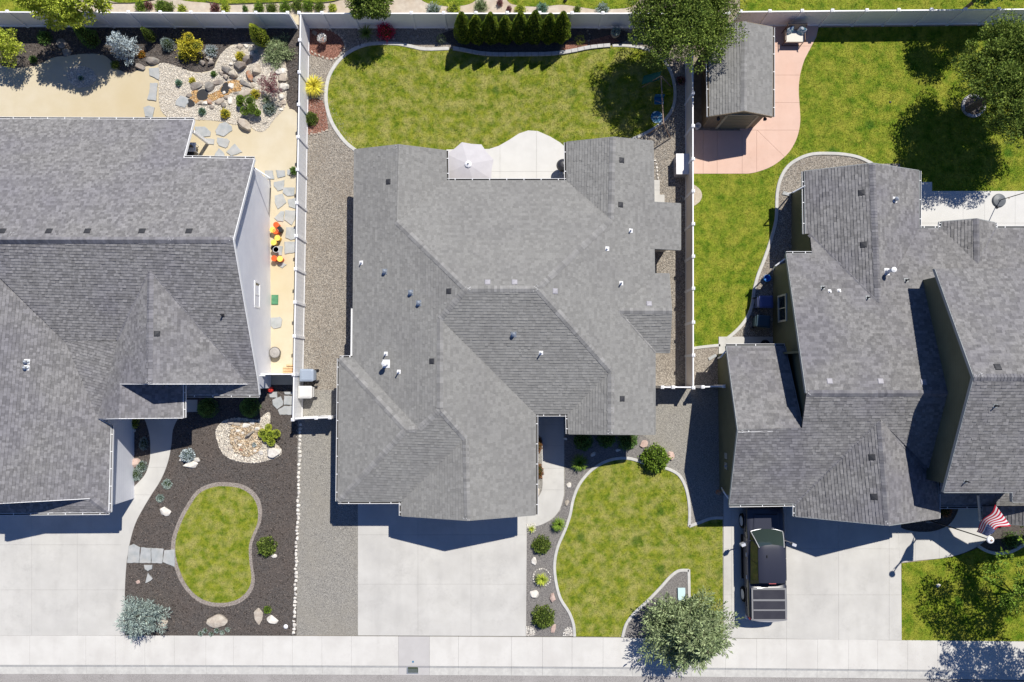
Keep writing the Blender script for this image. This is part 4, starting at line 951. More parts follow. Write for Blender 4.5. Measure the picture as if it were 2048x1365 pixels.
def flag(label, px, group, z=.05, parent=None):
    w = [P(*p) for p in px]; c = sum(w, Vector()) / len(w); ps = ccw([((p.x - c.x), (p.y - c.y)) for p in w]); q = []
    for i in range(len(ps)):
        a, b = Vector(ps[i]), Vector(ps[(i + 1) % len(ps)]); L = (b - a).length; e = (b - a).normalized(); nn = Vector((e.y, -e.x)); q.append(tuple(a))
        for k in range(1, max(2, int(L / .12))): q.append(tuple(a.lerp(b, k / max(2, int(L / .12))) + nn * random.uniform(-.018, .014)))
    n = len(q); vs = [(x, y, 0) for x, y in q] + [(x, y, z - .01) for x, y in q] + [(x * .965, y * .965, z + random.uniform(-.002, .002)) for x, y in q]
    fs = [(i, (i + 1) % n, n + (i + 1) % n, n + i) for i in range(n)] + [(n + i, n + (i + 1) % n, 2 * n + (i + 1) % n, 2 * n + i) for i in range(n)] + [tuple(range(2 * n, 3 * n))]
    o = meshobj('flagstone', vs, fs, K['flag_stone'], parent); o.location = (c.x, c.y, .004)
    if parent is None: tag(o, label, 'flagstone', group)
    return o
g = 'flagstones along the white gable wall'
PF = [[(514, 344), (524, 344), (526, 355), (517, 352)], [(530, 342), (546, 342), (549, 359), (530, 359)], [(552, 341), (570, 342), (571, 353), (556, 357)], [(575, 340), (582, 340), (580, 352), (575, 350)], [(548, 365), (569, 361), (568, 379), (556, 383), (548, 373)], [(567, 376), (590, 376), (588, 392), (575, 393), (566, 386)], [(550, 392), (566, 388), (573, 406), (556, 419), (550, 405)], [(576, 400), (594, 396), (594, 420), (578, 414)], [(549, 437), (562, 423), (569, 423), (567, 444), (555, 443)], [(571, 421), (594, 422), (590, 440), (584, 451), (569, 441)], [(573, 455), (594, 455), (594, 478), (582, 481), (571, 476)], [(569, 484), (593, 484), (593, 505), (570, 509)], [(557, 493), (566, 493), (564, 512), (554, 510)], [(555, 530), (566, 525), (574, 530), (565, 537)]]
for i, p in enumerate(PF): flag('%s grey flagstone from the back of the sand path beside the white wall' % ordn(i), p, g)
flag('lone grey flagstone on the sand between the green box and the round planter', [(542, 636), (560, 634), (565, 640), (562, 655), (548, 658), (542, 652)], g)
g = 'flagstones around the corner of the left house'
for i, p in enumerate([[(390, 254), (410, 254), (422, 264), (421, 273), (404, 275), (393, 268)], [(404, 277), (429, 279), (428, 290), (414, 289)], [(431, 262), (440, 248), (452, 245), (464, 253), (465, 262), (448, 274), (433, 270)], [(435, 276), (455, 278), (460, 283), (456, 294), (452, 297), (438, 292), (434, 285)], [(453, 305), (470, 288), (485, 305), (463, 313)], [(430, 310), (438, 297), (449, 307), (450, 314), (430, 314)]]):
    flag(['grey flagstone touching the patio cover corner', 'small pale flagstone below the one at the patio corner', 'largest round flagstone below the yellow dwarf shrub', 'flagstone with scalloped edges below the largest round one', 'kite-shaped flagstone nearest the big brown boulder', 'half-hidden flagstone at the eave of the left house'][i], p, g)
for l, p in (('flagstone directly under the two grey rocks at the pebble bed edge', [(298, 138), (318, 136), (320, 150), (318, 161), (300, 152)]), ('tall narrow flagstone in the middle of the sand crossing', [(301, 167), (316, 167), (314, 190), (313, 203), (295, 200), (299, 188)]), ('rounded flagstone against the back eave of the left house', [(288, 216), (299, 212), (310, 216), (306, 236), (291, 234)]), ('blue-grey flagstone at the left end of the pond', [(352, 204), (362, 192), (375, 196), (378, 206), (370, 217), (352, 211)])): flag(l, p, 'stepping stones through the sand', .06)
for i, p in enumerate([[(258, 1092), (268, 1088), (281, 1095), (278.5, 1126), (255, 1126)], [(283, 1095), (302.5, 1096), (302.5, 1126), (279.5, 1126)], [(303.5, 1096), (328, 1098), (325, 1127), (303.5, 1126)], [(329, 1101), (350, 1099), (350, 1134), (326, 1124)]]): flag('%s flagstone from the driveway in the short crossing to the kidney lawn' % ordn(i), p, 'flagstone crossing to the kidney lawn')
for i, p in enumerate([[(538, 785), (555, 784), (555, 796), (540, 795)], [(545, 800), (562, 793), (567, 805), (566, 811), (555, 819), (546, 810)], [(568.5, 792), (587, 792), (587, 810), (568, 810)], [(556, 820.5), (569, 812), (587, 812), (587, 830), (560, 830)], [(568, 784), (587, 784), (587, 790), (570, 789)]]):
    flag(['small dark flagstone nearest the red item by the gate', 'five-sided pale flagstone left of the square one', 'square flagstone against the fence below the left gate', 'wide flagstone at the bottom of the gate landing', 'thin flagstone sliver right below the left gate'][i], p, 'flagstones below the left gate')
flag('white wedge-shaped stone just below the flagstone crossing', [(289, 1130), (306, 1130), (305, 1138), (297, 1142), (291, 1138)], 'pale stones', .08)['category'] = 'stone'
flag('white pointed stone above the large blue spruce', [(292, 1166), (297, 1146), (306, 1158), (301, 1162)], 'pale stones', .08)['category'] = 'stone'
# pond and rockery
gp_ = [(384, 184), (394, 181), (418, 190), (438, 182), (450, 166), (470, 160), (487, 166), (482, 183), (464, 186), (448, 194), (430, 202), (412, 206), (392, 208), (380, 198)]
sheet('pond_gravel', gp_, .03, mat('gold_gravel', (.4, .24, .1), (.5, .36, .18), 16, 5, .8, vor=24, vcol=(.7, .5, .3)), thick=.03)
PONDS = ([(394, 190), (400, 181), (411, 180), (417, 188), (416, 197), (408, 202), (397, 200)], [(442, 183), (448, 168), (456, 166), (459, 178), (456, 187), (448, 190)], [(376, 200), (383, 200), (390, 208), (388, 213), (378, 215), (375, 208)])
pebbles('pond_pebbles', gp_, 600, .035, K['pebble_gold'], .035, holes=PONDS, label='golden pebbles in the dry stream of the pond')
for i, p in enumerate(PONDS):
    tag(sheet('pond', crom(p, True, 3), .05, K['pond'], None, .03), ['larger dark pond pool among golden pebbles', 'smaller dark pond pool right of the golden stream', 'small dark pool beside the blue-grey flagstone'][i], 'pond', 'pond pools')
RK = [(403, 106, 12, 9, 'g', 0), (407, 128, 15, 9, 'g', 20), (421, 128, 13, 11, 'g', 0), (419, 119, 13, 9, 'r', 20), (480, 94, 12, 10, 'r', 0), (492, 93, 9, 8, 'w', 0), (523, 99, 19, 11, 'r', 10), (497, 121, 18, 14, 'g', -20), (481, 135, 25, 17, 'g', -15), (455, 142, 23, 13, 'g', 25), (468, 151, 15, 14, 'r', 0), (515, 141, 16, 24, 'r', 10), (500, 153, 10, 23, 'u', -18), (490, 169, 22, 11, 'g', 40), (444, 147, 7, 14, 'r', -40), (453, 156, 13, 9, 'r', 40), (435, 166, 20, 9, 'g', -10), (420, 174, 19, 19, 'g', 0), (392, 173, 26, 14, 'g', -20), (379, 192, 12, 8, 'g', 0), (401, 206, 14, 9, 'r', 0), (411, 207, 12, 9, 'w', 0), (421, 205, 12, 13, 'u', 0), (424, 215, 10, 8, 'g', 30), (439, 204, 19, 11, 'r', -15), (447, 211, 12, 10, 'g', 0), (461, 202, 10, 14, 'w', 0), (487, 189, 28, 12, 'r', -15), (463, 173, 12, 11, 'w', 0), (474, 186, 14, 6, 'g', -10), (455, 195, 12, 9, 'r', 0), (504, 172, 12, 9, 'r', 40), (563, 143, 20, 12, 'w', -10), (567, 158, 18, 17, 'r', 0), (568, 174, 18, 16, 'w', 0), (563, 195, 14, 11, 'w', 20), (567, 206, 12, 9, 'r', 0), (561, 211, 10, 8, 'r', 0), (505, 108, 12, 10, 'w', 0), (470, 120, 9, 7, 'w', 0), (463, 128, 8, 7, 'w', 0), (449, 186, 7, 6, 'w', 0), (508, 160, 12, 8, 'g', 30), (562, 220, 9, 6, 'w', 20), (558, 184, 8, 8, 'g', 0)]
mm = {'g': K['rock_grey'], 'r': K['rock'], 'w': K['rock_white'], 'u': K['rock_rust']}; mn = {'g': 'dark grey', 'r': 'tan', 'w': 'pale', 'u': 'rusty orange'}
def near(u, v):
    marks = [('yellow flowering shrub', 378, 92), ('larger pond pool', 405, 190), ('smaller pond pool', 450, 176), ('purple maple shrub', 540, 173), ('spreading sage juniper', 556, 105), ('cloud-pruned green shrub', 492, 205), ('flagstone at the pond end', 366, 205), ('fence shadow edge', 497, 84), ('golden stream bed', 470, 172), ('top of the rock waterfall', 490, 130)]
    return min(marks, key=lambda m_: (m_[1] - u) ** 2 + (m_[2] - v) ** 2)
cnt = {}
for (u, v, a, b, k, rz) in RK:
    m_ = near(u, v); key = (m_[0], k); side = ('above' if v < m_[2] - 6 else 'below' if v > m_[2] + 6 else 'beside'); hs = ('left of' if u < m_[1] - 5 else 'right of' if u > m_[1] + 5 else 'in line with')
    sz = 'large' if a * b > 250 else 'small' if a * b < 110 else 'medium'
    lab = '%s %s rock %s and %s the %s' % (sz, mn[k], side, hs, m_[0]); cnt[lab] = cnt.get(lab, 0) + 1
    if cnt[lab] > 1: lab += ', ' + ['', '', 'the lower one', 'the lowest one', 'the last one'][min(4, cnt[lab])]
    a *= 1.3; b *= 1.3
    rock(lab, u, v, a, b, mm[k], ht=min(a, b) / 37 * (1.0 if 120 < v < 160 and u < 520 else .6), rz=rz, group='rocks of the pond rockery')
rock('huge flat-topped brown boulder below the cloud-pruned shrub', 490, 250, 42, 20, K['rock'], .55, 38, n=26)
rock('thin dark driftwood-like stone at the pebble bed tip', 530, 247, 15, 4, K['rock_grey'], .08, -20)
rock('large furrowed grey-brown rock left of the round sage shrub', 306, 123, 30, 18, K['rock_grey'], .35, 10, n=34)
rock('grey rock right below the silver spruce beside the first flagstone', 281, 135, 24, 15, K['rock_grey'], .35, 25)
rock('upper flat slab stone shaded by the yellow-green tree', 124, 87, 27, 24, K['rock_grey'], .12)
rock('lower flat slab stone at the mulch edge under the yellow-green tree', 131, 106, 27, 18, K['rock_grey'], .12)
# plants left back garden
bush('shrub', 'tall golden yellow shrub above the pebble bed', 385, 103, 21, 1.0, K['l_gold'], 1500, .08, .05, rag=.3)
clumps('shrub', 'small golden sprig growing from the yellow shrub top', 380, 92, [(377, 76, 10, .9), (368, 92, 12, .7), (393, 92, 12, .7)], K['l_gold'])
bush('shrub', 'small dark green ball left below the golden shrub', 366, 114, 8, .3, K['l_deep'], 400, .05)
bush('shrub', 'silver-blue dwarf spruce right of the golden shrub', 424, 105, 12, .4, K['l_silver'], 600, .08, .03, rag=.3)
bush('shrub', 'yellow dwarf shrub above the rock waterfall', 482, 115, 10, .35, K['l_gold'], 500, .06)
bush('shrub', 'tiny dark green shrub in pebbles left of the waterfall rocks', 429, 150, 6, .3, K['l_deep'], 260, .05)
bush('shrub', 'tiny yellow shrub above the left pond rocks', 386, 163, 7, .25, K['l_gold'], 260, .05)
bush('shrub', 'small teal dwarf conifer alone on the left pebbles', 359, 168, 7, .3, K['l_teal'], 300, .05)
bush('shrub', 'teal dwarf conifer below the pond', 406, 225, 8, .32, K['l_teal'], 340, .05)
bush('shrub', 'bright yellow conical dwarf shrub at the lower pebble edge', 453, 230, 10, .5, K['l_gold'], 500, .06)
spruce('conifer', 'wide spreading sage green juniper in the mulch by the fence', 556, 107, .85, .5, K['l_spruce'], 40, droop=-.25, ll=.11)
tree('tree', 'purple-leaved dwarf maple among the white rocks', 545, 180, P(541, 170, .75), (.62, .62, .35), K['l_purple'], 34, 70, .06, .035, .18, shell=.3, tr=.03, seed=5)
bush('shrub', 'yellow-green mounded shrub between pond and purple maple', 512, 190, 10, .35, K['l_gold'], 420, .06)
clumps('shrub', 'cloud-pruned green shrub with rounded pads beside the boulder', 496, 212, [(480, 198, 7, .5), (499, 202, 11, .7), (505, 218, 10, .6), (489, 222, 8, .45), (479, 207, 6, .35), (515, 226, 6, .4)], K['l_bright'])
spiky('grass_tuft', 'spiky green yucca tuft right of the cloud-pruned shrub', 537, 201, 15, .35, K['l_spruce'], 70)
bush('shrub', 'round grey-sage shrub below the yucca tuft', 541, 219, 14, .4, K['l_blue'], 700, .07)
bush('flower', 'white flowering clump beside the yellow-green mound', 529, 189, 5, .3, K['l_white'], 140, .05, core=False, cat='flower')
spiky('grass_tuft', 'pale striped tuft at the head of the rock waterfall', 514, 108, 9, .25, K['l_blue'], 60)
bush('flower', 'small white flower cluster by the leaning conifer', 503, 100, 5, .25, K['l_white'], 120, .05, core=False, cat='flower')
conifer('conifer', 'leaning yellow-tipped conifer standing against the back fence', 528, 86, 14, 1.9, K['l_lime'], 1700, .09, .04, fat=.3)
spruce('conifer', 'silvery blue young spruce with open branches in the mulch', 262, 108, .62, 2.0, K['l_silver'], 34, ll=.11, lw=.04, droop=.05)
bush('shrub', 'small orange-leaved shrub under the silver spruce', 284, 110, 8, .25, K['l_orange'], 320, .06)
bush('shrub', 'small green mound at the mulch edge near the silver spruce', 232, 132, 9, .3, K['l_green'], 380, .05)
conifer('conifer', 'small narrow green conifer between silver spruce and sage ball', 307, 79, 9, 1.2, K['l_green'], 900, .07, .03)
bush('shrub', 'clipped round sage shrub alone in the dark mulch', 339, 93, 14, .7, K['l_blue'], 1100, .05, .025, rag=.05)
conifer('conifer', 'dark green conifer in the shade of the yellow-green tree', 190, 86, 15, 1.7, K['l_deep'], 1300, .12, .05)
bush('shrub', 'tiny blue-green plant in the round pebble patch', 163, 158, 5, .18, K['l_teal'], 160, .05)
bush('shrub', 'small dark plant at the mulch edge left of the slab stones', 69, 121, 8, .3, K['l_deep'], 260, .06)
bush('shrub', 'dark low shrub behind the slab stones in fence shade', 92, 78, 15, .4, K['l_deep'], 500, .08)
tree('tree', 'golden-green small tree at the left edge of the garden', 8, 106, P(4, 92, 1.5), (.85, .85, .8), K['l_lime'], 30, 150, .11, .06, .35, tr=.05, seed=3)
tree('tree', 'yellow-green broadleaf tree overhanging the left back fence', 203, 40, P(124, -6, 3.3), (2.15, 1.35, 1.2), K['l_lime'], 75, 230, .14, .085, .42, seed=11)
tree('tree', 'green broadleaf tree leaning over the fence above the pink flowers', 757, 50, P(738, -3, 2.3), (1.05, .95, .9), K['l_green'], 46, 230, .12, .07, .38, tr=.07, seed=12)
bush('shrub', 'green clump with small stone at the fence foot by the left path', 590, 344, 8, .5, K['l_deep'], 320, .08)
# left front garden
bush('topiary', 'left clipped round bush in the shade of the left house', 419, 816, 21, .85, K['l_deep'], 2200, .05, .03, rag=.03, cat='topiary')
bush('topiary', 'right clipped round bush with a sunlit lower edge near the gate', 503, 815, 21, .85, K['l_deep'], 2200, .05, .03, rag=.03, cat='topiary')
bush('shrub', 'powder-blue dwarf spruce mound on white rocks', 377, 911, 14, .45, K['l_silver'], 900, .08, .04, rag=.08)
rock('white flat rock in front of the powder-blue spruce mound', 380, 929, 36, 18, K['rock_white'], .2)
rock('small white rock left of the powder-blue spruce mound', 365, 920, 13, 12, K['rock_white'], .2)
rock('small white rock right of the powder-blue spruce mound', 395, 920, 15, 11, K['rock_white'], .2)
rock('pinkish rounded rock between left wall and curved path', 271, 926, 24, 20, K['rock_pink'], .3, -30)
bush('shrub', 'upper sage groundcover mound beside the pinkish rock', 284, 933, 12, .2, K['l_blue'], 600, .05, .03)
bush('shrub', 'lower sage groundcover mound touching the curved path', 273, 949, 13, .22, K['l_blue'], 700, .05, .03)
bush('shrub', 'shaded sage clump at the left path edge', 289, 888, 9, .25, K['l_blue'], 420, .06, ry=1.5)
bush('shrub', 'yellow-green clump under the porch roof edge', 266, 846, 14, .3, K['l_lime'], 420, .07)
rock('pale stone in the shaded bed left of the path', 268, 862, 11, 9, K['rock_white'], .15)
bush('shrub', 'upper pale cream-green groundcover by the curved path', 335, 968, 10, .12, K['l_blue'], 420, .06, .045)
bush('shrub', 'lower pale cream-green groundcover by the curved path', 321, 997, 8, .12, K['l_blue'], 330, .06, .045)
rock('white angular rock below the pale groundcovers', 331, 1023, 27, 20, K['rock_white'], .2)
rock('small white stones at the corner of the left garage wall', 254, 978, 12, 10, K['rock_white'], .1)
fp = [(462, 850), (485, 842), (515, 845), (530, 862), (528, 885), (515, 905), (495, 915), (470, 905), (460, 880)]
sheet('fountain_gravel', fp, .03, mat('gold_gravel_front', (.3, .22, .14), (.45, .37, .26), 16, 5, .8, vor=24, vcol=(.65, .5, .32)), thick=.02)
K['pebble_tan'] = mat('tan_pebble', (.38, .27, .16), (.6, .52, .4), 9, 3, .8, rnd=.4)
pebbles('fountain_pebbles', fp, 420, .05, K['pebble_tan'], .04, label='golden pebbles in the middle of the front fountain')
for i, (u, v, a, b, k) in enumerate([(462, 846, 18, 12, 'r'), (475, 848, 18, 13, 'r'), (476, 862, 15, 8, 'w'), (465, 857, 12, 8, 'r'), (493, 851, 20, 12, 'w'), (505, 846, 14, 9, 'w'), (478, 876, 13, 9, 'r'), (471, 884, 10, 12, 'r'), (480, 890, 12, 7, 'w'), (460, 897, 10, 8, 'r'), (515, 858, 12, 10, 'w'), (486, 866, 7, 7, 'w'), (483, 900, 12, 8, 'u'), (512, 902, 12, 9, 'w'), (523, 905, 12, 10, 'w')]):
    rock('%s %s rock of the front fountain ring counted clockwise from its upper left' % (ordn(i), mn[k]), u, v, a, b, mm[k], group='rocks of the front fountain')
rock('long dark leaning slab stone in the middle of the front fountain', 497, 872, 36, 8, K['rock_grey'], .35, -38)
rock('large white boulder right below the front fountain', 547, 905, 34, 26, K['rock_white'], .4)
clumps('shrub', 'lime green shrub of round pads beside the front fountain', 540, 874, [(537, 855, 6, .35), (525, 867, 8, .3), (540, 870, 8, .45), (552, 868, 8, .4), (542, 885, 7, .4), (531, 877, 6, .3)], K['l_lime'])
bush('shrub', 'tiny silver plant in the fountain gravel', 510, 890, 5, .15, K['l_silver'], 160, .05)
bush('shrub', 'leafy green shrub with a white stone right of the kidney lawn', 536, 1092, 19, .6, K['l_green'], 1100, .09, .045)
rock('small white stone under the leafy shrub right of the kidney lawn', 548, 1112, 13, 9, K['rock_white'], .15)
rock('large tan rock below the kidney lawn', 433, 1243, 48, 28, K['rock'], .3, -8, n=28)
rock('upright pale rock left of its lower neighbour near the pavement', 517, 1232, 20, 36, K['rock'], .25)
rock('pale rock right of the upright rock near the pavement', 546, 1239, 27, 20, K['rock_white'], .25)
rock('tan rock under the right side of the large blue spruce', 322, 1245, 32, 30, K['rock'], .3)
rock('small pink stone above the large blue spruce', 276, 1164, 10, 9, K['rock_pink'], .1)
bush('shrub', 'small bright green clump between the two pale rocks', 536, 1219, 8, .2, K['l_bright'], 300, .06)
for i, (u, v) in enumerate([(402, 1267), (411, 1261), (423, 1268), (434, 1261), (445, 1265), (456, 1259)]): bush('succulent', '%s small grey-green succulent from the left below the large tan rock' % ordn(i), u, v, 5, .1, K['l_blue'], 120, .05, cat='succulent', group='succulents by the pavement')
tag(MB().lathe(P(572, 1253, .01), [(.1, 0), (.12, .05), (.06, .1), (.01, .11)], 10).build('garden_light', K['white'], None), 'small white garden light in the mulch corner by the pavement', 'garden light')
spruce('conifer', 'large sage blue spruce at the corner of the left driveway', 302, 1226, 1.15, 2.2, K['l_blue'], 46, ll=.13, lw=.035, droop=.0, top=(-.3, .3), rv=(.6, 1.25))
# white stone edging
se = empty('stone_edging', (0, 0, 0), 0, 'line of small white stones between dark mulch and grey gravel strip', 'edging')
v = 846.; i = 0
while v < 1269:
    u = 601 - (v - 846) / 422 * 13; a = random.uniform(6.5, 10.5)
    rock(None, u + random.uniform(-1.2, 1.2), v + a / 2, random.uniform(6, 9), a, K['rock_white'], .1, random.uniform(-30, 30), name='stone', n=12, parent=se); v += a * .96; i += 1
def stonering(label, px, m, closed=False, step=8.5, name='stone_edging'):
    c = crom(px, closed, 6); pts = [Vector((a, b)) for a, b in c]; pts = pts + [pts[0]] if closed else pts; se = empty(name, (0, 0, 0), 0, label, 'edging')
    acc = 0; last = pts[0]; rock(None, last.x, last.y, step * .9, step * .7, m, .1, 0, name='stone', n=12, parent=se)
    for a, b in zip(pts[:-1], pts[1:]):
        L = (b - a).length; d0 = step - acc
        while d0 <= L:
            q = a.lerp(b, d0 / L); rock(None, q.x, q.y, step * random.uniform(.85, 1.05), step * random.uniform(.6, .8), m, .1, math.degrees(math.atan2(b.y - a.y, b.x - a.x)), name='stone', n=12, parent=se); d0 += step
        acc = (acc + L) % step
stonering('tan cobble ring around the red bark bed in the fence corner', [(622, 58), (640, 57), (660, 61), (676, 69), (687, 80), (691, 92), (685, 104), (680, 112), (668, 119), (655, 118), (640, 112), (625, 106), (617, 98), (617, 88)], K['rock'])
stonering('short cobble row left of the shaded grass clump', [(711, 58), (713, 70), (716, 82), (720, 92)], K['rock_grey'], step=7)
stonering('short cobble row right of the pink flower shrub', [(797, 58), (798, 66), (797, 75), (794, 80)], K['rock_grey'], step=7)
stonering('cobble row along the kerb under the pink flowers', [(724, 89), (740, 84), (760, 80), (778, 79), (790, 78)], K['rock'], step=8)
stonering('cobble row closing the small red bark bed by the left fence', [(615, 268), (630, 269), (645, 265), (655, 261)], K['rock'], step=8)
stonering('curved cobble row at the right end of the conifer bed', [(1170, 58), (1178, 66), (1179, 78), (1174, 88)], K['rock_grey'], step=7)
stonering('ring of small white stones around a golden grass tuft', [(1083, 1138), (1094, 1142), (1100, 1152), (1100, 1163), (1093, 1170), (1083, 1172), (1073, 1169), (1067, 1161), (1067, 1150), (1073, 1142)], K['rock_white'], True, 5.2)
# middle yard plants
spiky('grass_tuft', 'large yellow-striped grass clump against the left fence', 632, 179, 25, .6, K['l_gold'], 420, .035)
bush('shrub', 'round dark green shrub in the red bark bed by the left fence', 624, 240, 14, .55, K['l_green'], 900, .07)
pot = empty('flower_pot', P(649, 86), 0, 'terracotta pot with white flowers in the fence corner bed', 'flower pot')
MB().lathe((0, 0, 0), [(.12, 0), (.2, .38), (.22, .4), (.22, .45), (.17, .45), (.16, .4)], 16).build('pot', mat('terracotta', (.4, .2, .14), (.5, .3, .22), 8), pot)
V, F = leaves(np.array([[0, 0, .55]]) + sph(420) * np.array([[.22, .22, .18]]), sph(420), .07, .05); npmesh('flowers', V, F, K['l_white'], pot)
rock('grey rock in the shaded back corner of the red bark bed', 629, 67, 13, 12, K['rock_grey'], .15)
spiky('grass_tuft', 'shaded dark grass clump left of the pink flowers', 736, 74, 19, .6, K['l_green'], 220, .025)
bush('shrub', 'bright pink flowering shrub against the back fence', 773, 68, 17, .75, K['l_pinkfl'], 1200, .06, .045, rag=.2)
for i, (u, v, a, b) in enumerate([(817, 66, 11, 9), (824, 76, 13, 11), (836, 73, 9, 9)]): rock(['small grey rock, upper left of three by the back fence', 'largest grey rock of three by the back fence', 'small grey rock, right of three by the back fence'][i], u, v, a, b, K['rock_grey'], .15)
bush('shrub', 'sparse flowering twiggy shrub left of the conifer row', 883, 80, 10, .4, K['l_spruce'], 240, .07, core=False)
bush('shrub', 'sparse twiggy plant at the right end of the conifer row', 1160, 82, 11, .35, K['l_lime'], 200, .08, .02, core=False)
for i, (u, v, r, h) in enumerate([(930, 81, 15, 2.85), (956, 82, 15, 2.6), (984, 81, 16, 2.8), (1012, 82, 14, 2.5), (1040, 81, 15.5, 2.85), (1068, 81, 15.5, 3.0), (1096, 81, 15, 2.7), (1120, 80, 15, 2.85)]):
    conifer('arborvitae', '%s upright arborvitae from the left in the row of eight' % ordn(i), u, v, r * 1.12, h, K['l_arbor'], 4200, .08, .05, group='arborvitae row against the back fence', fat=.35, pw=.75)
ub = empty('garden_urn', P(1229, 72), 0, 'round stone urn with a pale plant near the big tree', 'urn')
MB().lathe((0, 0, 0), [(.15, 0), (.2, .1), (.26, .3), (.24, .42), (.2, .42), (.18, .35)], 16).build('urn', K['rock_grey'], ub)
V, F = leaves(np.array([[0, 0, .5]]) + sph(300) * np.array([[.22, .2, .12]]), sph(300), .08, .05); npmesh('foliage', V, F, K['l_blue'], ub)
tree('tree', 'big dense green tree overhanging the shed and middle lawn', 1332, 104, P(1368, 40, 3.7), (2.75, 2.55, 1.7), K['l_green'], 210, 210, .11, .06, .5, tr=.16, seed=21, shell=.45)
bush('shrub', 'pinkish flowering plant beside the fence near the swing', 1361, 163, 9, .3, K['l_purple'], 320, .06)
# middle front plants
for i, (u, v, r) in enumerate([(1166, 882, 19), (1212, 877, 18), (1254, 880, 20)]): bush('shrub', ['left', 'middle', 'right'][i] + ' dark evergreen shrub of three under the front eave', u, v, r, .7, K['l_deep'], 1200, .08, .04, group='shrubs under the front eave')
spiky('grass_tuft', 'bright daylily clump at the shadow edge by the front path', 1158, 924, 19, .45, K['l_bright'], 320, .04)
spiky('grass_tuft', 'green grass clump beside the kerb halfway down the front bed', 1117, 1047, 16, .5, K['l_bright'], 320, .03)
spiky('grass_tuft', 'small pale grass clump at the corner of driveway and path', 1063, 1057, 9, .3, K['l_lime'], 90, .018)
spiky('grass_tuft', 'golden grass tuft inside the white stone ring', 1083, 1156, 15, .45, K['l_lime'], 300, .028)
bush('shrub', 'bright leafy round shrub between two pink rocks', 1308, 917, 27, .95, K['l_bright'], 1700, .12, .06)
bush('shrub', 'round evergreen shrub in the upper part of the driveway bed', 1083, 1088, 18, .6, K['l_green'], 1100, .1, .04)
bush('shrub', 'larger round evergreen shrub low in the driveway bed', 1086, 1232, 22, .7, K['l_green'], 1500, .1, .04)
bush('shrub', 'upper reddish shrub between garage wall and front path', 1077, 888, 8, .35, K['l_red'], 420, .07, ry=2.0)
bush('shrub', 'lower reddish shrub between garage wall and front path', 1078, 942, 9, .4, K['l_red'], 460, .07, ry=1.8)
for l, u, v, a, b, m_, rz in (('pink rounded rock above the bright leafy shrub', 1287, 888, 21, 17, 'rock_pink', 0), ('pinkish rock right of the bright leafy shrub', 1341, 912, 19, 20, 'rock_pink', 0), ('white crystal rock beside the front path', 1138, 971, 11, 13, 'rock_white', 0), ('tan rock beside the kerb under the crystal rock', 1133, 1006, 11, 15, 'rock', 20), ('tall white stone between upper evergreen and stone ring', 1068, 1123, 12, 22, 'rock_white', 10), ('white angular rock below the stone ring', 1069, 1188, 21, 17, 'rock_white', 0), ('orange-pink rock right of the white angular one', 1107, 1195, 16, 21, 'rock_pink', 10), ('narrow pink rock beside the larger evergreen shrub', 1107, 1257, 10, 24, 'rock_pink', 18), ('pale rock at the lower end of the garage wall bed', 1076, 985, 8, 18, 'rock', 0), ('shaded grey stone pair left in the front bed', 1186, 909, 14, 9, 'rock_white', -40), ('shaded pale stone pair right in the front bed', 1236, 901, 11, 8, 'rock_white', 0), ('small shaded stones beside the porch post', 1131, 878, 10, 7, 'rock_white', 0)): rock(l, u, v, a, b, K[m_], None, rz)
for l, px in (('white pebble patch in the lower left corner of the driveway bed', [(1052, 1252), (1062, 1254), (1070, 1262), (1070, 1272), (1052, 1272)]), ('white pebble patch in the lower right corner of the driveway bed', [(1126, 1272), (1128, 1260), (1136, 1254), (1144, 1256), (1146, 1272)]), ('pebbles around the small pale grass clump', [(1053, 1048), (1070, 1046), (1072, 1062), (1062, 1068), (1053, 1066)])):
    pebbles('pebbles', px, 900, .03, K['rock_white'], .02, label=l)
spruce('conifer', 'big sage green cedar tree spilling over the pavement', 1360, 1240, 2.25, 4.3, K['l_spruce'], 84, ll=.17, lw=.06, droop=-.05, dens=.85, cat='tree', top=(.35, -.15), rv=(.5, 1.25))
ub = empty('utility_box', P(1362, 1187), 0, 'pale blue-green utility box lid in the gravel island', 'utility box')
MB().box((0, 0, .06), (.36, .6, .12)).build('box_body', mat('box_blue', (.36, .5, .52), rough=.6), ub); MB().box((0, 0, .13), (.39, .64, .025)).build('lid', mat('box_lid', (.5, .66, .67), rough=.5), ub)
# side yard items
sb = empty('storage_box', P(1362.5, 337, 0) + Vector((-.12, 0, 0)), 0, 'grey plastic deck storage box against the long right fence', 'storage box')
MB().box((0, 0, .38), (.62, 1.05, .72)).build('box_body', mat('deckbox', (.35, .34, .36), rough=.6), sb); MB().box((0, 0, .77), (.68, 1.12, .06)).build('lid', mat('deckbox_lid', (.72, .71, .72), rough=.5), sb)
MB().box((-.33, 0, .6), (.03, .2, .06)).build('handle', K['metal_dark'], sb)
stonering('short pale cobble row at the foot of the east wall', [(1310, 322), (1313, 332), (1314, 345), (1316, 357)], K['rock_white'], step=7)
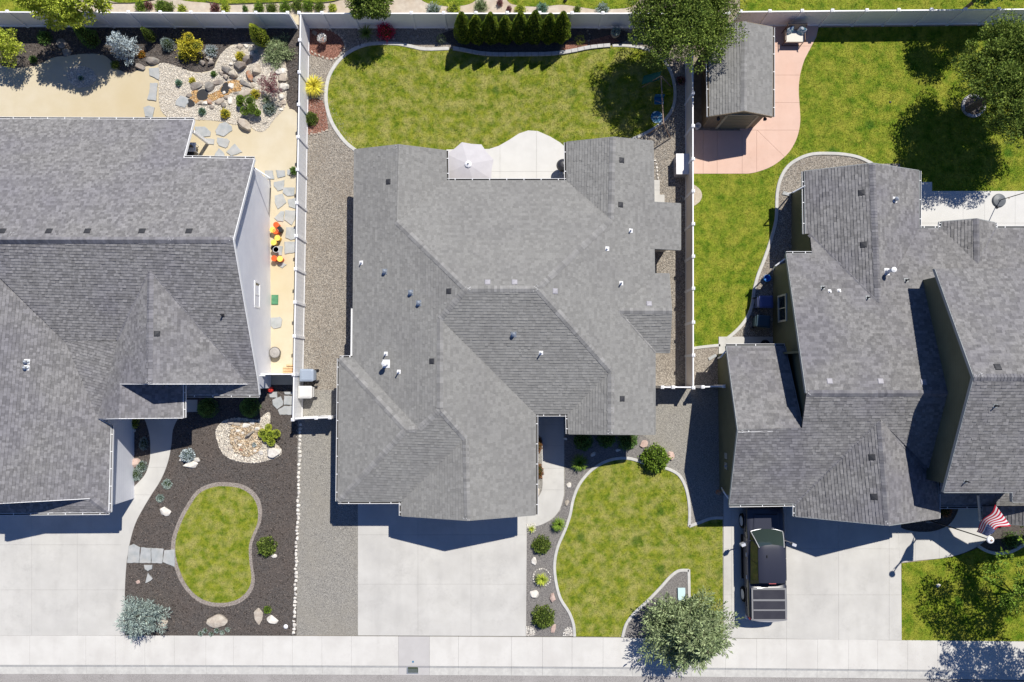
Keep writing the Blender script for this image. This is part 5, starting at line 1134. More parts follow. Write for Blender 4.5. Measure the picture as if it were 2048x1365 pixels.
# wheelie bins
def bin_(label, u, v, mb, ml, rz=0, h=1.05):
    o = empty('wheelie_bin', P(u, v), rz, label, 'wheelie bin', 'wheelie bins'); b = MB()
    lo = [(-.24, -.26), (.24, -.26), (.24, .24), (-.24, .24)]; hi = [(-.3, -.33), (.3, -.33), (.3, .33), (-.3, .33)]
    b.add([(x, y, .06) for x, y in lo] + [(x, y, h - .05) for x, y in hi], [(3, 2, 1, 0), (0, 1, 5, 4), (1, 2, 6, 5), (2, 3, 7, 6), (3, 0, 4, 7), (4, 5, 6, 7)]); b.build('bin_body', mb, o)
    l = MB(); q = [(-.33, -.36), (-.3, -.38), (.3, -.38), (.33, -.36), (.33, .3), (.28, .36), (-.28, .36), (-.33, .3)]
    l.add([(x, y, h - .05) for x, y in q] + [(x * .98, y * .98, h) for x, y in q] + [(x * .7, y * .7, h + .05) for x, y in q], [(i, (i + 1) % 8, 8 + (i + 1) % 8, 8 + i) for i in range(8)] + [(8 + i, 8 + (i + 1) % 8, 16 + (i + 1) % 8, 16 + i) for i in range(8)] + [tuple(range(16, 24))]); l.build('lid', ml, o)
    hd = MB(); hd.tube((-.26, .4, h - .08), (.26, .4, h - .08), .018, .018, 8); hd.build('handle', mb, o)
    for s_ in (-1, 1): wz = MB(); wz.tube((s_ * .27, .27, .12), (s_ * .33, .27, .12), .12, .12, 14); wz.build('wheel', K['metal_dark'], o)
bg_ = mat('bin_bluegrey', (.30, .35, .42), rough=.5); bw = mat('bin_offwhite', (.62, .61, .58), rough=.5)
bin_('blue-grey wheelie bin against the white fence, upper of two', 625, 751, bg_, bg_, -R(90)); bin_('off-white wheelie bin against the white fence, lower of two', 622, 784, bw, bw, -R(90))
bb = mat('bin_blue', (.09, .11, .25), rough=.5); bd = mat('bin_dark', (.04, .07, .09), rough=.5)
bin_('blue wheelie bin below the window of the olive wall', 1518, 608, bb, bb, R(90)); bin_('dark green wheelie bin next to the blue one', 1513, 646, bd, bd, R(84))
def bucket(label, u, v, mbk, lid=None, h=.38, r=.15, group=None):
    o = empty('bucket', P(u, v, 0), 0, label, 'bucket', group)
    MB().lathe((0, 0, 0), [(r * .82, 0), (r * .97, h - .03), (r * 1.03, h - .03), (r * 1.03, h), (r * .95, h), (r * .8, .03), (.01, .03)], 20).build('bucket_body', mbk, o)
    if lid: MB().lathe((0, 0, h), [(r * 1.06, -.02), (r * 1.06, .012), (r * .9, .018), (r * .85, .01), (.01, .012)], 20).build('lid', lid, o)
    hd = MB(); hd.path([(r * math.cos(t), r * 1.08 * math.sin(t), h - .08 - .12 * math.sin(t)) for t in [math.pi * k / 8 for k in range(9)]], .004, 4); hd.build('handle', K['metal_grey'], o)
og = mat('bucket_orange', (.7, .1, .02), rough=.45); yl = mat('lid_yellow', (.8, .52, .07), (.85, .62, .15), 6, rough=.5); blk = mat('bucket_black', (.02, .02, .02), rough=.5); yb = mat('bucket_yellow', (.8, .48, .06), rough=.45)
bgp = 'buckets beside the white gable wall'
for l, u, v, a, b in (('orange bucket at the back end of the bucket group', 557, 453, og, og), ('yellow-lidded bucket closest to the wall near the back', 550, 463, yb, yl), ('orange bucket squeezed between yellow and black ones', 556, 466, og, og), ('black bucket at the right side of the back group', 563.5, 462, blk, blk), ('upper of the two yellow buckets in the middle', 559.5, 479, yb, yl), ('lower of the two yellow buckets in the middle', 552, 488, yb, yl), ('open black bucket with a white rim', 552, 499.5, blk, None), ('orange bucket at the front end of the group', 553, 519.5, og, og), ('yellow lid on an orange bucket at the front end', 564.5, 520.5, og, yl)): bucket(l, u, v, a, b, group=bgp)
bucket('blue bucket on the gravel by the olive wall corner', 1531, 558, mat('bucket_blue', (.01, .16, .5), rough=.35), None, .3, .19)
rn = MB(); rn.lathe(P(552, 499.5, .38), [(.158, 0), (.165, .012), (.15, .014), (.148, 0)], 20)
tag(rn.build('rim_ring', K['white'], None), 'white ring lying on the rim of the open black bucket', 'ring')
tb = empty('valve_box', P(550, 600), 0, 'green rectangular irrigation box set in the sand path', 'valve box'); gm_ = mat('valve_green', (.06, .2, .1), (.09, .25, .13), 8, rough=.6)
MB().box((0, 0, .03), (.36, .52, .06)).build('box_rim', gm_, tb); MB().box((0, 0, .062), (.31, .46, .02)).build('lid', gm_, tb)
fpp = empty('planter', P(554, 706), 0, 'round dark grey planter with a pale lid on the sand path', 'planter'); MB().lathe((0, 0, 0), [(.22, 0), (.3, .3), (.31, .38), (.26, .38)], 24).build('planter_body', mat('planter_grey', (.12, .11, .1), rough=.6), fpp)
MB().lathe((0, 0, .36), [(.27, 0), (.27, .03), (.16, .06), (.14, .05), (.06, .07), (.01, .07)], 24).build('lid', mat('planter_lid', (.33, .31, .29), rough=.5), fpp)
for i, (v, a) in enumerate([(733, 20), (738, 27), (742.5, 27), (747, 27)]):
    c = P(592 - a / 2 + 1, v - 2, .05); tag(MB().box((0, 0, 0), (a / 37., .09, .05), random.uniform(-.03, .03)).build('timber_board', mat('timber', (.52, .32, .16), (.66, .46, .27), 9), None), '%s wooden board from the top in the stack by the left gate' % ordn(i), 'board', 'boards by the left gate').location = c
rd = empty('gas_can', P(543, 780), 0, 'red plastic can on the ground just below the left gate', 'fuel can'); rm = mat('red_plastic', (.6, .04, .03), rough=.4)
MB().lathe((0, 0, 0), [(.12, 0), (.15, .05), (.15, .2), (.1, .27), (.04, .28)], 14).build('can_body', rm, rd); MB().tube((0, 0, .26), (.1, .06, .36), .02, .012, 8).build('spout', K['metal_dark'], rd); MB().path([(-.1, 0, .24), (-.06, 0, .32), (.06, 0, .32), (.08, 0, .26)], .014).build('handle', rm, rd)
# patio umbrella
uo = empty('patio_umbrella', P(944, 341), 0, 'off-white octagonal patio umbrella beside the back wing', 'umbrella')
cz = 2.35; ucv = [(0, 0, cz + .3)]; cc = P(937, 331, cz + .1) - P(944, 341)
um = mat('canopy_white', (.47, .45, .455), (.51, .49, .495), 2, rough=.9)
cen = Vector((cc.x, cc.y, 0))
for k in range(8):
    a, b = 2 * math.pi * (k + .35) / 8, 2 * math.pi * (k + 1.35) / 8; r_ = 1.33; m = MB()
    A = cen + Vector((math.cos(a) * r_, math.sin(a) * r_, cz - .12)); B = cen + Vector((math.cos(b) * r_, math.sin(b) * r_, cz - .12)); T = cen + Vector((0, 0, cz + .32)); mid = (A + B) / 2 + Vector((0, 0, .02)) - ((A + B) / 2 - cen - Vector((0, 0, cz - .12))) * .03
    m.add([T, A, mid, B], [(0, 1, 2), (0, 2, 3)]); m.build('canopy_panel', um, uo); rb = MB(); rb.tube(T - Vector((0, 0, .03)), A - Vector((0, 0, .02)), .01, .01, 5); rb.build('rib', K['metal_grey'], uo)
MB().lathe(cen, [(.16, cz + .28), (.18, cz + .31), (.1, cz + .36), (.03, cz + .38)], 8).build('top_cap', K['white'], uo); MB().lathe(cen, [(.03, cz + .36), (.04, cz + .43), (.01, cz + .45)], 10).build('finial', K['metal_dark'], uo)
MB().tube(cen + Vector((0, 0, 0)), cen + Vector((0, 0, cz + .35)), .025, .025, 10).build('pole', K['metal_grey'], uo); MB().lathe(cen, [(.28, .05), (.28, .1), (.05, .14)], 20).build('base', K['metal_dark'], uo)
go = empty('barbecue', P(1124, 340), 0, 'black round barbecue tucked under the patio eave', 'barbecue')
MB().lathe((0, 0, .45), [(.1, 0), (.32, .18), (.36, .34), (.3, .5), (.15, .58), (.03, .6)], 22).build('kettle', K['metal_dark'], go)
for k in range(3): a = k * 2.09; MB().tube((.12 * math.cos(a), .12 * math.sin(a), .5), (.3 * math.cos(a), .3 * math.sin(a), 0), .015, .015, 6).build('leg', K['metal_grey'], go)
# swing set
so = empty('swing_set', P(1318, 210), 0, 'brown metal A-frame swing set at the edge of the tree shade', 'swing set'); sw = P(1318, 210)
fm = mat('swing_frame', (.28, .2, .15), rough=.5); bz = 1.9; E1, E2 = P(1322, 152, bz) - sw, P(1327, 248, bz) - sw
MB().tube(E1, E2, .035, .035, 8).build('top_beam', fm, so)
for e, gpx in ((E1, (1284, 175)), (E1, (1342, 174)), (E2, (1341, 277)), (E2, (1297, 268))): MB().tube(e, P(*gpx) - sw, .03, .03, 8).build('leg', fm, so)
sl = MB(); a_ = P(1320, 153, 1.5) - sw; b_ = P(1285, 162, .5) - sw; dv = (b_ - a_).normalized(); sv = Vector((-dv.y, dv.x, 0)).normalized() * .22
gmt = mat('tent_green', (.01, .12, .09), rough=.5)
sl.add([a_ + sv, b_ + sv, b_ - sv, a_ - sv, a_ + sv * 1.1 + Vector((0, 0, .1)), b_ + sv * 1.1 + Vector((0, 0, .1)), b_ - sv * 1.1 + Vector((0, 0, .1)), a_ - sv * 1.1 + Vector((0, 0, .1))], [(0, 1, 2, 3), (0, 4, 5, 1), (3, 2, 6, 7)]); sl.build('slide', gmt, so)
bs = mat('seat_blue', (.02, .12, .22), rough=.4)
c = P(1318, 202, .8) - sw; s1 = MB(); s1.box(c, (.5, .38, .05)); s1.box(c + Vector((0, .2, .16)), (.5, .05, .34)); seat = s1.build('swing_seat', bs, so)
for dx in (-.22, .22): MB().tube(c + Vector((dx, 0, 0)), E1.lerp(E2, .52) + Vector((0, dx * .6, 0)), .01, .01, 5).build('rope', fm, so)
c = P(1313, 236, .7) - sw; MB().lathe(c, [(.12, 0), (.3, .04), (.33, .1), (.27, .1), (.1, .05)], 18).build('swing_seat', bs, so)
for dx in (-.2, .2): MB().tube(c + Vector((dx, 0, .08)), E1.lerp(E2, .85), .01, .01, 5).build('rope', K['white'], so)
# ---------------------------------------------------------------- shed
SH = empty('shed', (0, 0, 0), 0, 'tan garden shed with shingled gable roof under the big tree', 'shed')
RS = Roof([(('W', 1418, 150, 2.3, .4), [(1417, 52), (1489, 44), (1488, 222), (1419, 233)]), (('E', 1545, 150, 2.3, .4), [(1489, 44), (1545, 55), (1545, 233), (1488, 222)])], 2.2)
build_roof(SH, RS, K['shingle_main'], K['cap_main'], K['siding_shed'], K['trim_white'], wr=(.12, .3))
walls(SH, RS, [(1418, 56, 2.3), (1545, 56, 2.3), (1545, 233, 2.3), (1419, 233, 2.3)], K['siding_shed'], .22)
wy = (P(1480, 233, 2.3).y) + .22; dcx = P(1474, 250, 1.0).x
dr_ = empty('door', (dcx, wy, 0)); dr_.parent = SH; dtr = mat('door_trim', (.42, .38, .27), rough=.6); dpn = mat('door_panel', (.2, .19, .13), rough=.6)
for k in range(4): MB().box((0, -.03, .22 + k * .47), (1.5, .04, .45)).build('door_panel', dpn, dr_)
for s_ in (-1, 1): MB().box((s_ * .82, -.04, 1.0), (.12, .06, 2.0)).build('door_frame', dtr, dr_)
MB().box((0, -.04, 2.0), (1.76, .06, .12)).build('door_frame', dtr, dr_)
for s_ in (-1, 1):
    l = empty('wall_lamp', (dcx + s_ * 1.22, wy - .03, 1.75)); l.parent = SH; MB().box((0, 0, 0), (.1, .04, .16)).build('lamp_bracket', K['metal_dark'], l); MB().lathe((0, -.14, -.12), [(.05, 0), (.09, .12), (.1, .16), (.03, .22)], 12).build('lamp_shade', K['metal_dark'], l)
# loveseat with cushions
lo = empty('garden_loveseat', P(1582, 78), 0, 'brown metal garden loveseat with grey seat cushion by the back fence', 'loveseat'); br_ = mat('bronze', (.12, .06, .04), rough=.5)
for x in (-.52, .52):
    for y in (-.38, .3): MB().tube((x, y, 0), (x, y, .62 if y < 0 else .95), .022, .022, 7).build('leg', br_, lo)
    MB().path([(x, .3, .62), (x, -.38, .64), (x * 1.05, -.46, .56)], .025, 7).build('armrest', br_, lo)
MB().box((0, -.05, .36), (1.04, .72, .03)).build('seat_frame', br_, lo); MB().box((0, -.06, .44), (1.0, .7, .12)).build('seat_cushion', mat('cushion_grey', (.62, .58, .5), (.68, .64, .57), 20, rough=.9), lo)
MB().box((0, .32, .72), (1.04, .07, .5), 0, Matrix.Rotation(R(-12), 3, 'X')).build('backrest', mat('cushion_back', (.30, .25, .2), rough=.9), lo)
MB().path([(-.52, -.42, .05), (.52, -.42, .05)], .018).build('stretcher', br_, lo)
def cushion(label, loc, rz, m):
    b = MB(); n = 6; vs = []
    for s_ in (1, -1):
        for i in range(n + 1):
            for j in range(n + 1):
                x, y = i / n * 2 - 1, j / n * 2 - 1; t = (1 - abs(x) ** 3) * (1 - abs(y) ** 3); vs.append((x * .22 * (1 - .08 * y * y), y * .22 * (1 - .08 * x * x), s_ * .07 * t ** .6))
    fs = []
    for s_ in range(2):
        for i in range(n):
            for j in range(n):
                a = s_ * (n + 1) ** 2 + i * (n + 1) + j; f = (a, a + n + 1, a + n + 2, a + 1); fs.append(f if s_ == 0 else f[::-1])
    o = meshobj('cushion', vs, fs, m, None, smooth=True); o.location = loc; o.rotation_euler = (R(62), 0, rz); tag(o, label, 'cushion', 'cushions on the garden loveseat')
cm_ = mat('cushion_print', (.75, .8, .8), (.12, .25, .32), 9, 3, .9, lo=.48, hi=.55)
b0 = P(1582, 78); cushion('patterned blue-white cushion at the left end of the loveseat', b0 + Vector((-.3, .14, .66)), R(24), cm_); cushion('patterned blue-white cushion at the right end of the loveseat', b0 + Vector((.33, .12, .66)), R(-24), cm_)
bk = bucket('small white bucket between the long fence and the shed', 1393, 256, K['white'], None, .35, .16)
# right back yard
tree('tree', 'wide dark-shaded broadleaf tree at the right edge of the lawn', 1933, 222, P(2050, 155, 3.9), (3.0, 3.2, 1.6), K['l_green'], 330, 210, .12, .065, .5, tr=.15, seed=31, shell=.45)
tree('tree', 'small flowering tree behind the right end of the fence', 1916, 30, P(2004, -52, 3.6), (1.75, 1.75, 1.2), K['l_deep'], 60, 230, .12, .07, .45, tr=.08, seed=32)
tree('tree', 'bright green tree at the right edge of the front lawn', 2085, 1125, P(2120, 1160, 4.2), (3.0, 2.5, 1.6), K['l_bright'], 64, 170, .13, .07, .5, tr=.12, seed=33, shell=.5)
tree('tree', 'tree by the road outside the lower right corner', 2100, 1300, P(2188, 1312, 5.0), (3.1, 2.7, 1.4), K['l_green'], 120, 130, .13, .08, .42, tr=.13, seed=34, shell=.3)
fr = empty('stone_ring', P(1945, 213), 0, 'circular grey stone ring filled with bark in the tree shade', 'stone ring')
for k in range(18):
    a = k / 18 * 6.283; MB().box((.58 * math.cos(a), .58 * math.sin(a), .07), (.13, .19, .14), a).build('ring_block', K['block'], fr)
MB().lathe((0, 0, 0), [(.5, .02), (.5, .06), (.3, .07), (.01, .08)], 24).build('ring_bark', K['mulch'], fr)
rock('white stone at the right rim of the stone ring', 1966, 211, 8, 12, K['rock_white'], .15); 
pu = empty('umbrella_stand', P(1996, 402), 0, 'round dark umbrella base with tall black pole on the right patio', 'umbrella stand')
MB().lathe((0, 0, 0), [(.36, .05), (.37, .1), (.33, .14), (.1, .17), (.05, .2)], 26).build('base', mat('base_grey', (.12, .13, .14), rough=.4), pu); MB().tube((0, 0, .1), (.1, -.08, 2.5), .022, .022, 8).build('pole', K['metal_dark'], pu); MB().lathe((-.1, -.35, 0), [(.1, 0), (.09, .1), (.03, .14)], 12).build('foot_pedal', K['metal_dark'], pu)
rock('small tan object beside the round umbrella base', 2016, 397, 7, 5, K['rock'], .1)
tag(MB().lathe(P(1780, 205), [(.05, 0), (.06, .03), (.02, .06)], 8).build('sprinkler_head', K['metal_dark'], None), 'small dark sprinkler head in the middle of the right lawn', 'sprinkler')
rock('pale stone patch in the right front lawn', 1877, 1172, 11, 9, K['rock_white'], .05)
bush('shrub', 'dark reddish shrub in the bed behind the flag', 1888, 1022, 13, .3, K['l_red'], 300, .08); bush('shrub', 'low dark mound in the bed right of the flag', 2020, 1080, 18, .3, K['l_deep'], 400, .08); rock('oval pale green stone in the shaded bed by the entry', 1861, 1043, 26, 9, K['rock_grey'], .1)
pl = empty('plant_pot', P(1526, 690), 0, 'dark round pot on the concrete pad by the olive wall', 'plant pot'); MB().lathe((0, 0, 0), [(.16, 0), (.24, .3), (.26, .34), (.2, .34), (.18, .28), (.01, .27)], 18).build('pot', K['metal_dark'], pl)
rock('rusty round stone at the front corner of the olive house', 1437, 985, 12, 12, K['rock_rust'], .2)
for l, px in (('pale pink splash stone at the upper corner of the curved gravel bed', [(1566, 383), (1581, 388), (1580, 394), (1563, 390)]), ('pale splash stone beside the concrete pad', [(1415, 716), (1431, 708), (1434, 713), (1418, 722)])): flag(l, px, 'splash stones', .07)['category'] = 'splash block'
# house details
window(H3, (P(1545, 617).x - .0, P(1566, 617, 1.45).y, 1.45), (-1, 0), 1.25, .95, mat('win_frame', (.55, .52, .42), rough=.5), K['glass'])
window(H3, (P(1441.5, 815).x, P(1461, 815, 1.7).y, 1.75), (-1, 0), 1.2, .18, K['trim_grey'], K['glass'])
window(H2, (P(1024 - 13.07 * 37, 590).x, P(513, 590, 2.05).y, 2.05), (1, 0), 1.2, .62, K['trim_white'], K['glass'])
for v_, s_ in ((912, .3), (932, .34)): MB().box((P(1442, v_).x - .06, P(1442, v_, 1.2).y, 1.25), (.14, s_, .4)).build('electric_box', K['trim_grey'], H3)
MB().lathe((P(1442, 932).x - .16, P(1442, 932, 1.2).y, 1.3), [(.06, 0), (.06, .06), (.03, .08)], 12).build('meter', K['vent_light'], H3)
def pipe(parent, pts, m, r=.04, name='downspout'): MB().path(pts, r, 6).build(name, m, parent)
pipe(H2, [P(510, 322, 3.1), P(508, 322, 2.9) + Vector((-.25, -.2, 0)), P(539, 356, 2.6), P(541, 374, .1)], K['trim_white'])
pipe(H2, [P(518, 752, 2.55), P(529, 752, 2.3), P(531, 753, .1)], K['trim_white'])
pipe(H3, [P(1610, 372, 2.6), P(1586, 385, 2.2), P(1584, 386, .15), P(1575, 388, .05)], K['trim_white'])
pipe(H3, [P(1456, 697, 2.5), P(1442, 714, 2.2), P(1436, 717, .1)], K['trim_white'])
pipe(H3, [P(1461, 1003, 2.6), P(1448, 985, 2.3), P(1443, 975, .1)], K['trim_white'])
pipe(H3, [P(1576, 514, 2.6), P(1551, 532, 2.3), P(1546, 540, .1)], K['trim_white'])
pipe(H3, [P(1956, 990, 3.7), P(1960, 1030, 2.9), P(1962, 1043, 2.7)], K['trim_grey'], .06)
pipe(H3, [P(1963, 1044, 2.66), P(1971, 1043, 2.62)], K['trim_white'], .05)
pp = [P(415, 290), P(415, 262)]; 
for i, (u, v) in enumerate(((416, 290),)):
    MB().box((P(u, v).x, P(u, v).y + (0 if i else .1), .9), (.15, .15, 1.8)).build('porch_post', K['trim_white'], H2)
MB().box((P(390, 300, 0).x, P(390, 300, 0).y, .45), (.5, .5, .05)).build('patio_table_top', K['white'], tb2 := empty('patio_table', (0, 0, 0), 0, 'white patio table corner seen under the left patio cover', 'table'))
for a in (-.2, .2):
    for b in (-.2, .2): MB().tube(P(390, 300) + Vector((a, b, 0)), P(390, 300) + Vector((a, b, .44)), .02, .02, 6).build('leg', K['white'], tb2)
co = empty('patio_chair', P(386, 309), 0, 'black patio chair beside the left house back wall', 'chair')
MB().box((0, 0, .42), (.5, .48, .06)).build('seat', K['metal_dark'], co); MB().box((0, .24, .68), (.5, .05, .5)).build('backrest', K['metal_dark'], co)
for a in (-.22, .22):
    for b in (-.2, .2): MB().tube((a, b, 0), (a, b, .4), .02, .02, 6).build('leg', K['metal_dark'], co)
# back neighbours' shrubs
NS = [('green leafy shrub above the first fence panels', 284, 15, 11, 'l_bright'), ('pink blooming shrub between two green ones', 300, 14, 7, 'l_purple'), ('larger green leafy shrub with pink neighbour', 325, 15, 13, 'l_bright'), ('round green shrub right of the larger one', 340, 17, 10, 'l_green'), ('small pale green tuft beyond the fence', 366, 20, 8, 'l_lime'), ('pale reddish flowering shrub beyond the left fence', 432, 18, 9, 'l_purple'), ('pale yellow flowering shrub right of the reddish one', 452, 19, 9, 'l_lime'), ('dark small tuft before the long green border', 492, 20, 5, 'l_deep'), ('first clump of the long green border', 520, 18, 11, 'l_bright'), ('second clump of the long green border', 545, 19, 11, 'l_green'), ('third clump of the long green border', 572, 17, 12, 'l_bright'), ('fourth clump of the long green border', 596, 14, 12, 'l_green'), ('bright clump right of the fence junction', 618, 14, 12, 'l_bright'), ('low green clump before the leaning tree', 640, 16, 10, 'l_green'), ('pale clump just left of the leaning tree', 666, 19, 8, 'l_lime'), ('grey sage shrub beyond the fence', 868, 22, 14, 'l_blue'), ('yellow-green tuft right of the sage shrub', 908, 20, 13, 'l_lime'), ('green and white tuft behind the conifer row', 962, 14, 13, 'l_spruce'), ('small dark red shrub behind the conifer row', 1000, 8, 6, 'l_purple'), ('tiny reddish shrub behind the middle conifers', 1018, 21, 5, 'l_purple'), ('low yellow shrub behind the middle conifers', 1040, 22, 11, 'l_lime'), ('blue-green shrub behind the right conifers', 1085, 20, 11, 'l_teal'), ('pointed green shrub near the fence right of the conifers', 1154, 22, 7, 'l_green'), ('pale grass tuft left of the big tree', 1205, 22, 12, 'l_blue')]
for l, u, v, r, m_ in NS: bush('shrub', l, u, v, r, .35, K[m_], int(60 * r), .07, .035, group='shrubs beyond the back fence', rag=.25)
bl = empty('garden_lantern', P(1131, 1), 0, 'small dark lantern on the lawn beyond the fence', 'lantern'); MB().lathe((0, 0, 0), [(.1, 0), (.1, .1), (.06, .2), (.09, .22), (.02, .3)], 10).build('lantern_body', K['metal_dark'], bl)
# ---------------------------------------------------------------- flag and pole
FB = P(1858, 1041); FT = P(1980, 1080, 5.2) - FB
fo = empty('flagpole', FB, 0, 'tall dark flagpole with a white ball beside the right driveway', 'flagpole')
MB().tube((0, 0, 0), FT, .035, .022, 12).build('pole', K['metal_dark'], fo)
MB().lathe(FT, [(.02, -.06), (.15, -.03), (.17, .02), (.15, .06), (.06, .1), (.01, .11)], 22).build('finial_ball', K['trim_white'], fo); MB().lathe(FT, [(.05, .1), (.05, .13), (.01, .135)], 10).build('finial_cap', K['rock_rust'], fo)
H0 = P(1975, 1073, 5.08); H1_ = P(1953, 1064, 4.0); T0 = P(2018, 1050, 5.0); T1 = P(1993, 1011, 4.35)
def fs_(s, t):   # s along the fly 0..1, t from top 0..1
    p = H0.lerp(H1_, t).lerp(T0.lerp(T1, t), s); n = Vector((.5, -.5, .7))
    return p + Vector((0, 0, .0)) + n * (.09 * math.sin(s * 8 + t * 2.2) * (s ** .6)) + Vector((-.06 * math.sin(s * 3.1), .05 * math.sin(s * 3.1), 0))
fl_ = empty('flag', (0, 0, 0), 0, 'stars and stripes flag waving at the top of the flagpole', 'flag')
red = mat('flag_red', (.55, .02, .045), rough=.8, trans=.15); wht = mat('flag_white', (.8, .78, .8), rough=.8, trans=.15); blu = mat('flag_blue', (.01, .05, .25), rough=.8, trans=.1)
for k in range(13):
    s0 = .42 if k < 7 else 0.; vs = []; n = 22
    for i in range(n + 1):
        s = s0 + (1 - s0) * i / n; vs += [fs_(s, k / 13), fs_(s, (k + 1) / 13)]
    meshobj('stripe', vs, [(2 * i, 2 * i + 1, 2 * i + 3, 2 * i + 2) for i in range(n)], red if k % 2 == 0 else wht, fl_)
vs = [fs_(.42 * i / 12, 7 / 13 * j / 8) for i in range(13) for j in range(9)]
cn = meshobj('canton', vs, [(i * 9 + j, i * 9 + j + 1, i * 9 + j + 10, i * 9 + j + 9) for i in range(12) for j in range(8)], blu, fl_)
st_ = MB()
for r_ in range(9):
    for q in range(6 if r_ % 2 == 0 else 5):
        s = .42 * ((q * 2 + 1 + (r_ % 2)) / 12); t = 7 / 13 * ((r_ + .8) / 9.6)
        c = fs_(s, t); ds = (fs_(s + .01, t) - c).normalized(); dt = (fs_(s, t + .01) - c).normalized(); nn = ds.cross(dt).normalized(); R_ = .03
        for sg in (1, -1):
            pts = [c + nn * (.006 * sg)] + [c + nn * (.006 * sg) + (ds * math.cos(a * math.pi / 5) + dt * math.sin(a * math.pi / 5)) * (R_ if a % 2 == 0 else R_ * .42) for a in range(10)]
            st_.add(pts, [(0, 1 + a, 1 + (a + 1) % 10) for a in range(10)])
st_.build('star', wht, cn, kind='stuff')
# ---------------------------------------------------------------- pickup
PX, PY = 13.17, -9.52
po = empty('pickup_truck', (PX, PY, 0), 0, 'dark navy crew-cab pickup with covered bed parked on the right driveway', 'pickup truck')
navy = mat('truck_paint', (.028, .030, .045), rough=.35, spec=.4, coat=.35); tgl = glassmat('truck_glass', (.03, .045, .042), .04); chrome = mat('chrome', (.75, .76, .78), rough=.3, metal=.4); blkp = mat('black_plastic', (.012, .012, .013), rough=.55); rub = mat('tyre_rubber', (.015, .015, .016), rough=.9)
def loft(st, name, m, parent, smooth=True, ns=16, expn=4):
    vs = []; fs = []
    for (y, hw, z0, z1, xo) in st:
        zc, hz = (z0 + z1) / 2, (z1 - z0) / 2
        for i in range(ns):
            t = 2 * math.pi * (i + .5) / ns; cx, sz = math.cos(t), math.sin(t)
            vs.append((xo + hw * math.copysign(abs(cx) ** (2 / expn), cx), y, zc + hz * math.copysign(abs(sz) ** (2 / expn), sz)))
    for k in range(len(st) - 1):
        for i in range(ns): j = (i + 1) % ns; fs.append((k * ns + i, (k + 1) * ns + i, (k + 1) * ns + j, k * ns + j))
    fs.append(tuple(range(ns))); fs.append(tuple(range(len(st) * ns - 1, (len(st) - 1) * ns - 1, -1)))
    return meshobj(name, vs, fs, m, parent, smooth=smooth)
body = loft([(2.96, .62, .42, .86, 0), (2.93, .84, .36, .96, 0), (2.82, .95, .34, 1.04, 0), (2.6, .985, .34, 1.09, 0), (2.0, 1.0, .34, 1.13, 0), (1.45, .995, .34, 1.16, 0), (1.35, .985, .34, 1.18, 0), (0, .985, .34, 1.2, 0), (-1.15, .99, .34, 1.24, 0), (-1.2, .995, .34, 1.30, 0), (-2.0, 1.0, .34, 1.31, 0), (-2.75, .985, .4, 1.31, 0), (-2.88, .95, .45, 1.30, 0), (-2.93, .88, .5, 1.27, 0)], 'body', navy, po, ns=28, expn=7)
hd = MB(); hd.add([(-.62, 2.45, 1.13), (.62, 2.45, 1.13), (.7, 1.66, 1.175), (-.7, 1.66, 1.175), (-.56, 2.4, 1.15), (.56, 2.4, 1.15), (.62, 1.7, 1.19), (-.62, 1.7, 1.19)], [(0, 1, 5, 4), (1, 2, 6, 5), (2, 3, 7, 6), (3, 0, 4, 7), (4, 5, 6, 7)]); hd.build('hood', navy, po)
cab = [(-.86, 1.6, 1.15), (.86, 1.6, 1.15), (.66, .9, 1.86), (-.66, .9, 1.86), (.9, -1.1, 1.2), (-.9, -1.1, 1.2), (.68, -.86, 1.86), (-.68, -.86, 1.86)]
cb = MB(); roofv = []
for y, hw, z in ((.93, .66, 1.85), (.72, .70, 1.90), (0, .71, 1.93), (-.6, .70, 1.92), (-.86, .67, 1.87)):
    for x in (-1, -.88, -.5, 0, .5, .88, 1): roofv.append((x * hw, y + (.13 * (1 - x * x) if y > .5 else 0), z + .035 * (1 - x * x) - (.04 if abs(x) == 1 else 0)))
cb.add(roofv, [(r * 7 + i, r * 7 + i + 1, r * 7 + i + 8, r * 7 + i + 7) for r in range(4) for i in range(6)]); cb.build('cab_roof', navy, po, smooth=True)
sd_ = MB(); sd_.add(cab, [(0, 3, 7, 5), (1, 4, 6, 2), (4, 5, 7, 6), (0, 1, 2, 3)]); sd_.build('cab_frame', navy, po)
def lerp3(a, b, t): return Vector(a).lerp(Vector(b), t)
def quadp(name, a, b, c, d, m, off, ins=.06, parent=po, curve=0):
    a, b, c, d = map(Vector, (a, b, c, d)); ce = (a + b + c + d) / 4; n = (b - a).cross(d - a).normalized()
    q = [p.lerp(ce, ins) + n * off for p in (a, b, c, d)]
    return meshobj(name, q + [p - n * .02 for p in q], [(0, 1, 2, 3), (4, 5, 1, 0), (5, 6, 2, 1), (6, 7, 3, 2), (7, 4, 0, 3)], m, parent)
def wsp(a, b):      # a -1..1 across, b 0 base .. 1 top
    hw = .83 + (.63 - .83) * b; return Vector((a * hw, 1.6 + (.93 - 1.6) * b + .14 * (1 - a * a) - .03, 1.17 + (1.86 - 1.17) * b + .05 * math.sin(b * 3.14)))
wv = [wsp(-1 + 2 * i / 12, j / 5) for j in range(6) for i in range(13)]
ws = meshobj('windshield', wv, [(j * 13 + i, j * 13 + i + 1, (j + 1) * 13 + i + 1, (j + 1) * 13 + i) for j in range(5) for i in range(12)], tgl, po, smooth=True)
for nm, a, b in (('wiper', (-.5, 1.6, 1.2), (-.05, 1.48, 1.27)), ('wiper', (.1, 1.6, 1.2), (.5, 1.48, 1.27))): MB().tube(a, b, .012, .012, 5).build(nm, blkp, ws)
wt = MB()
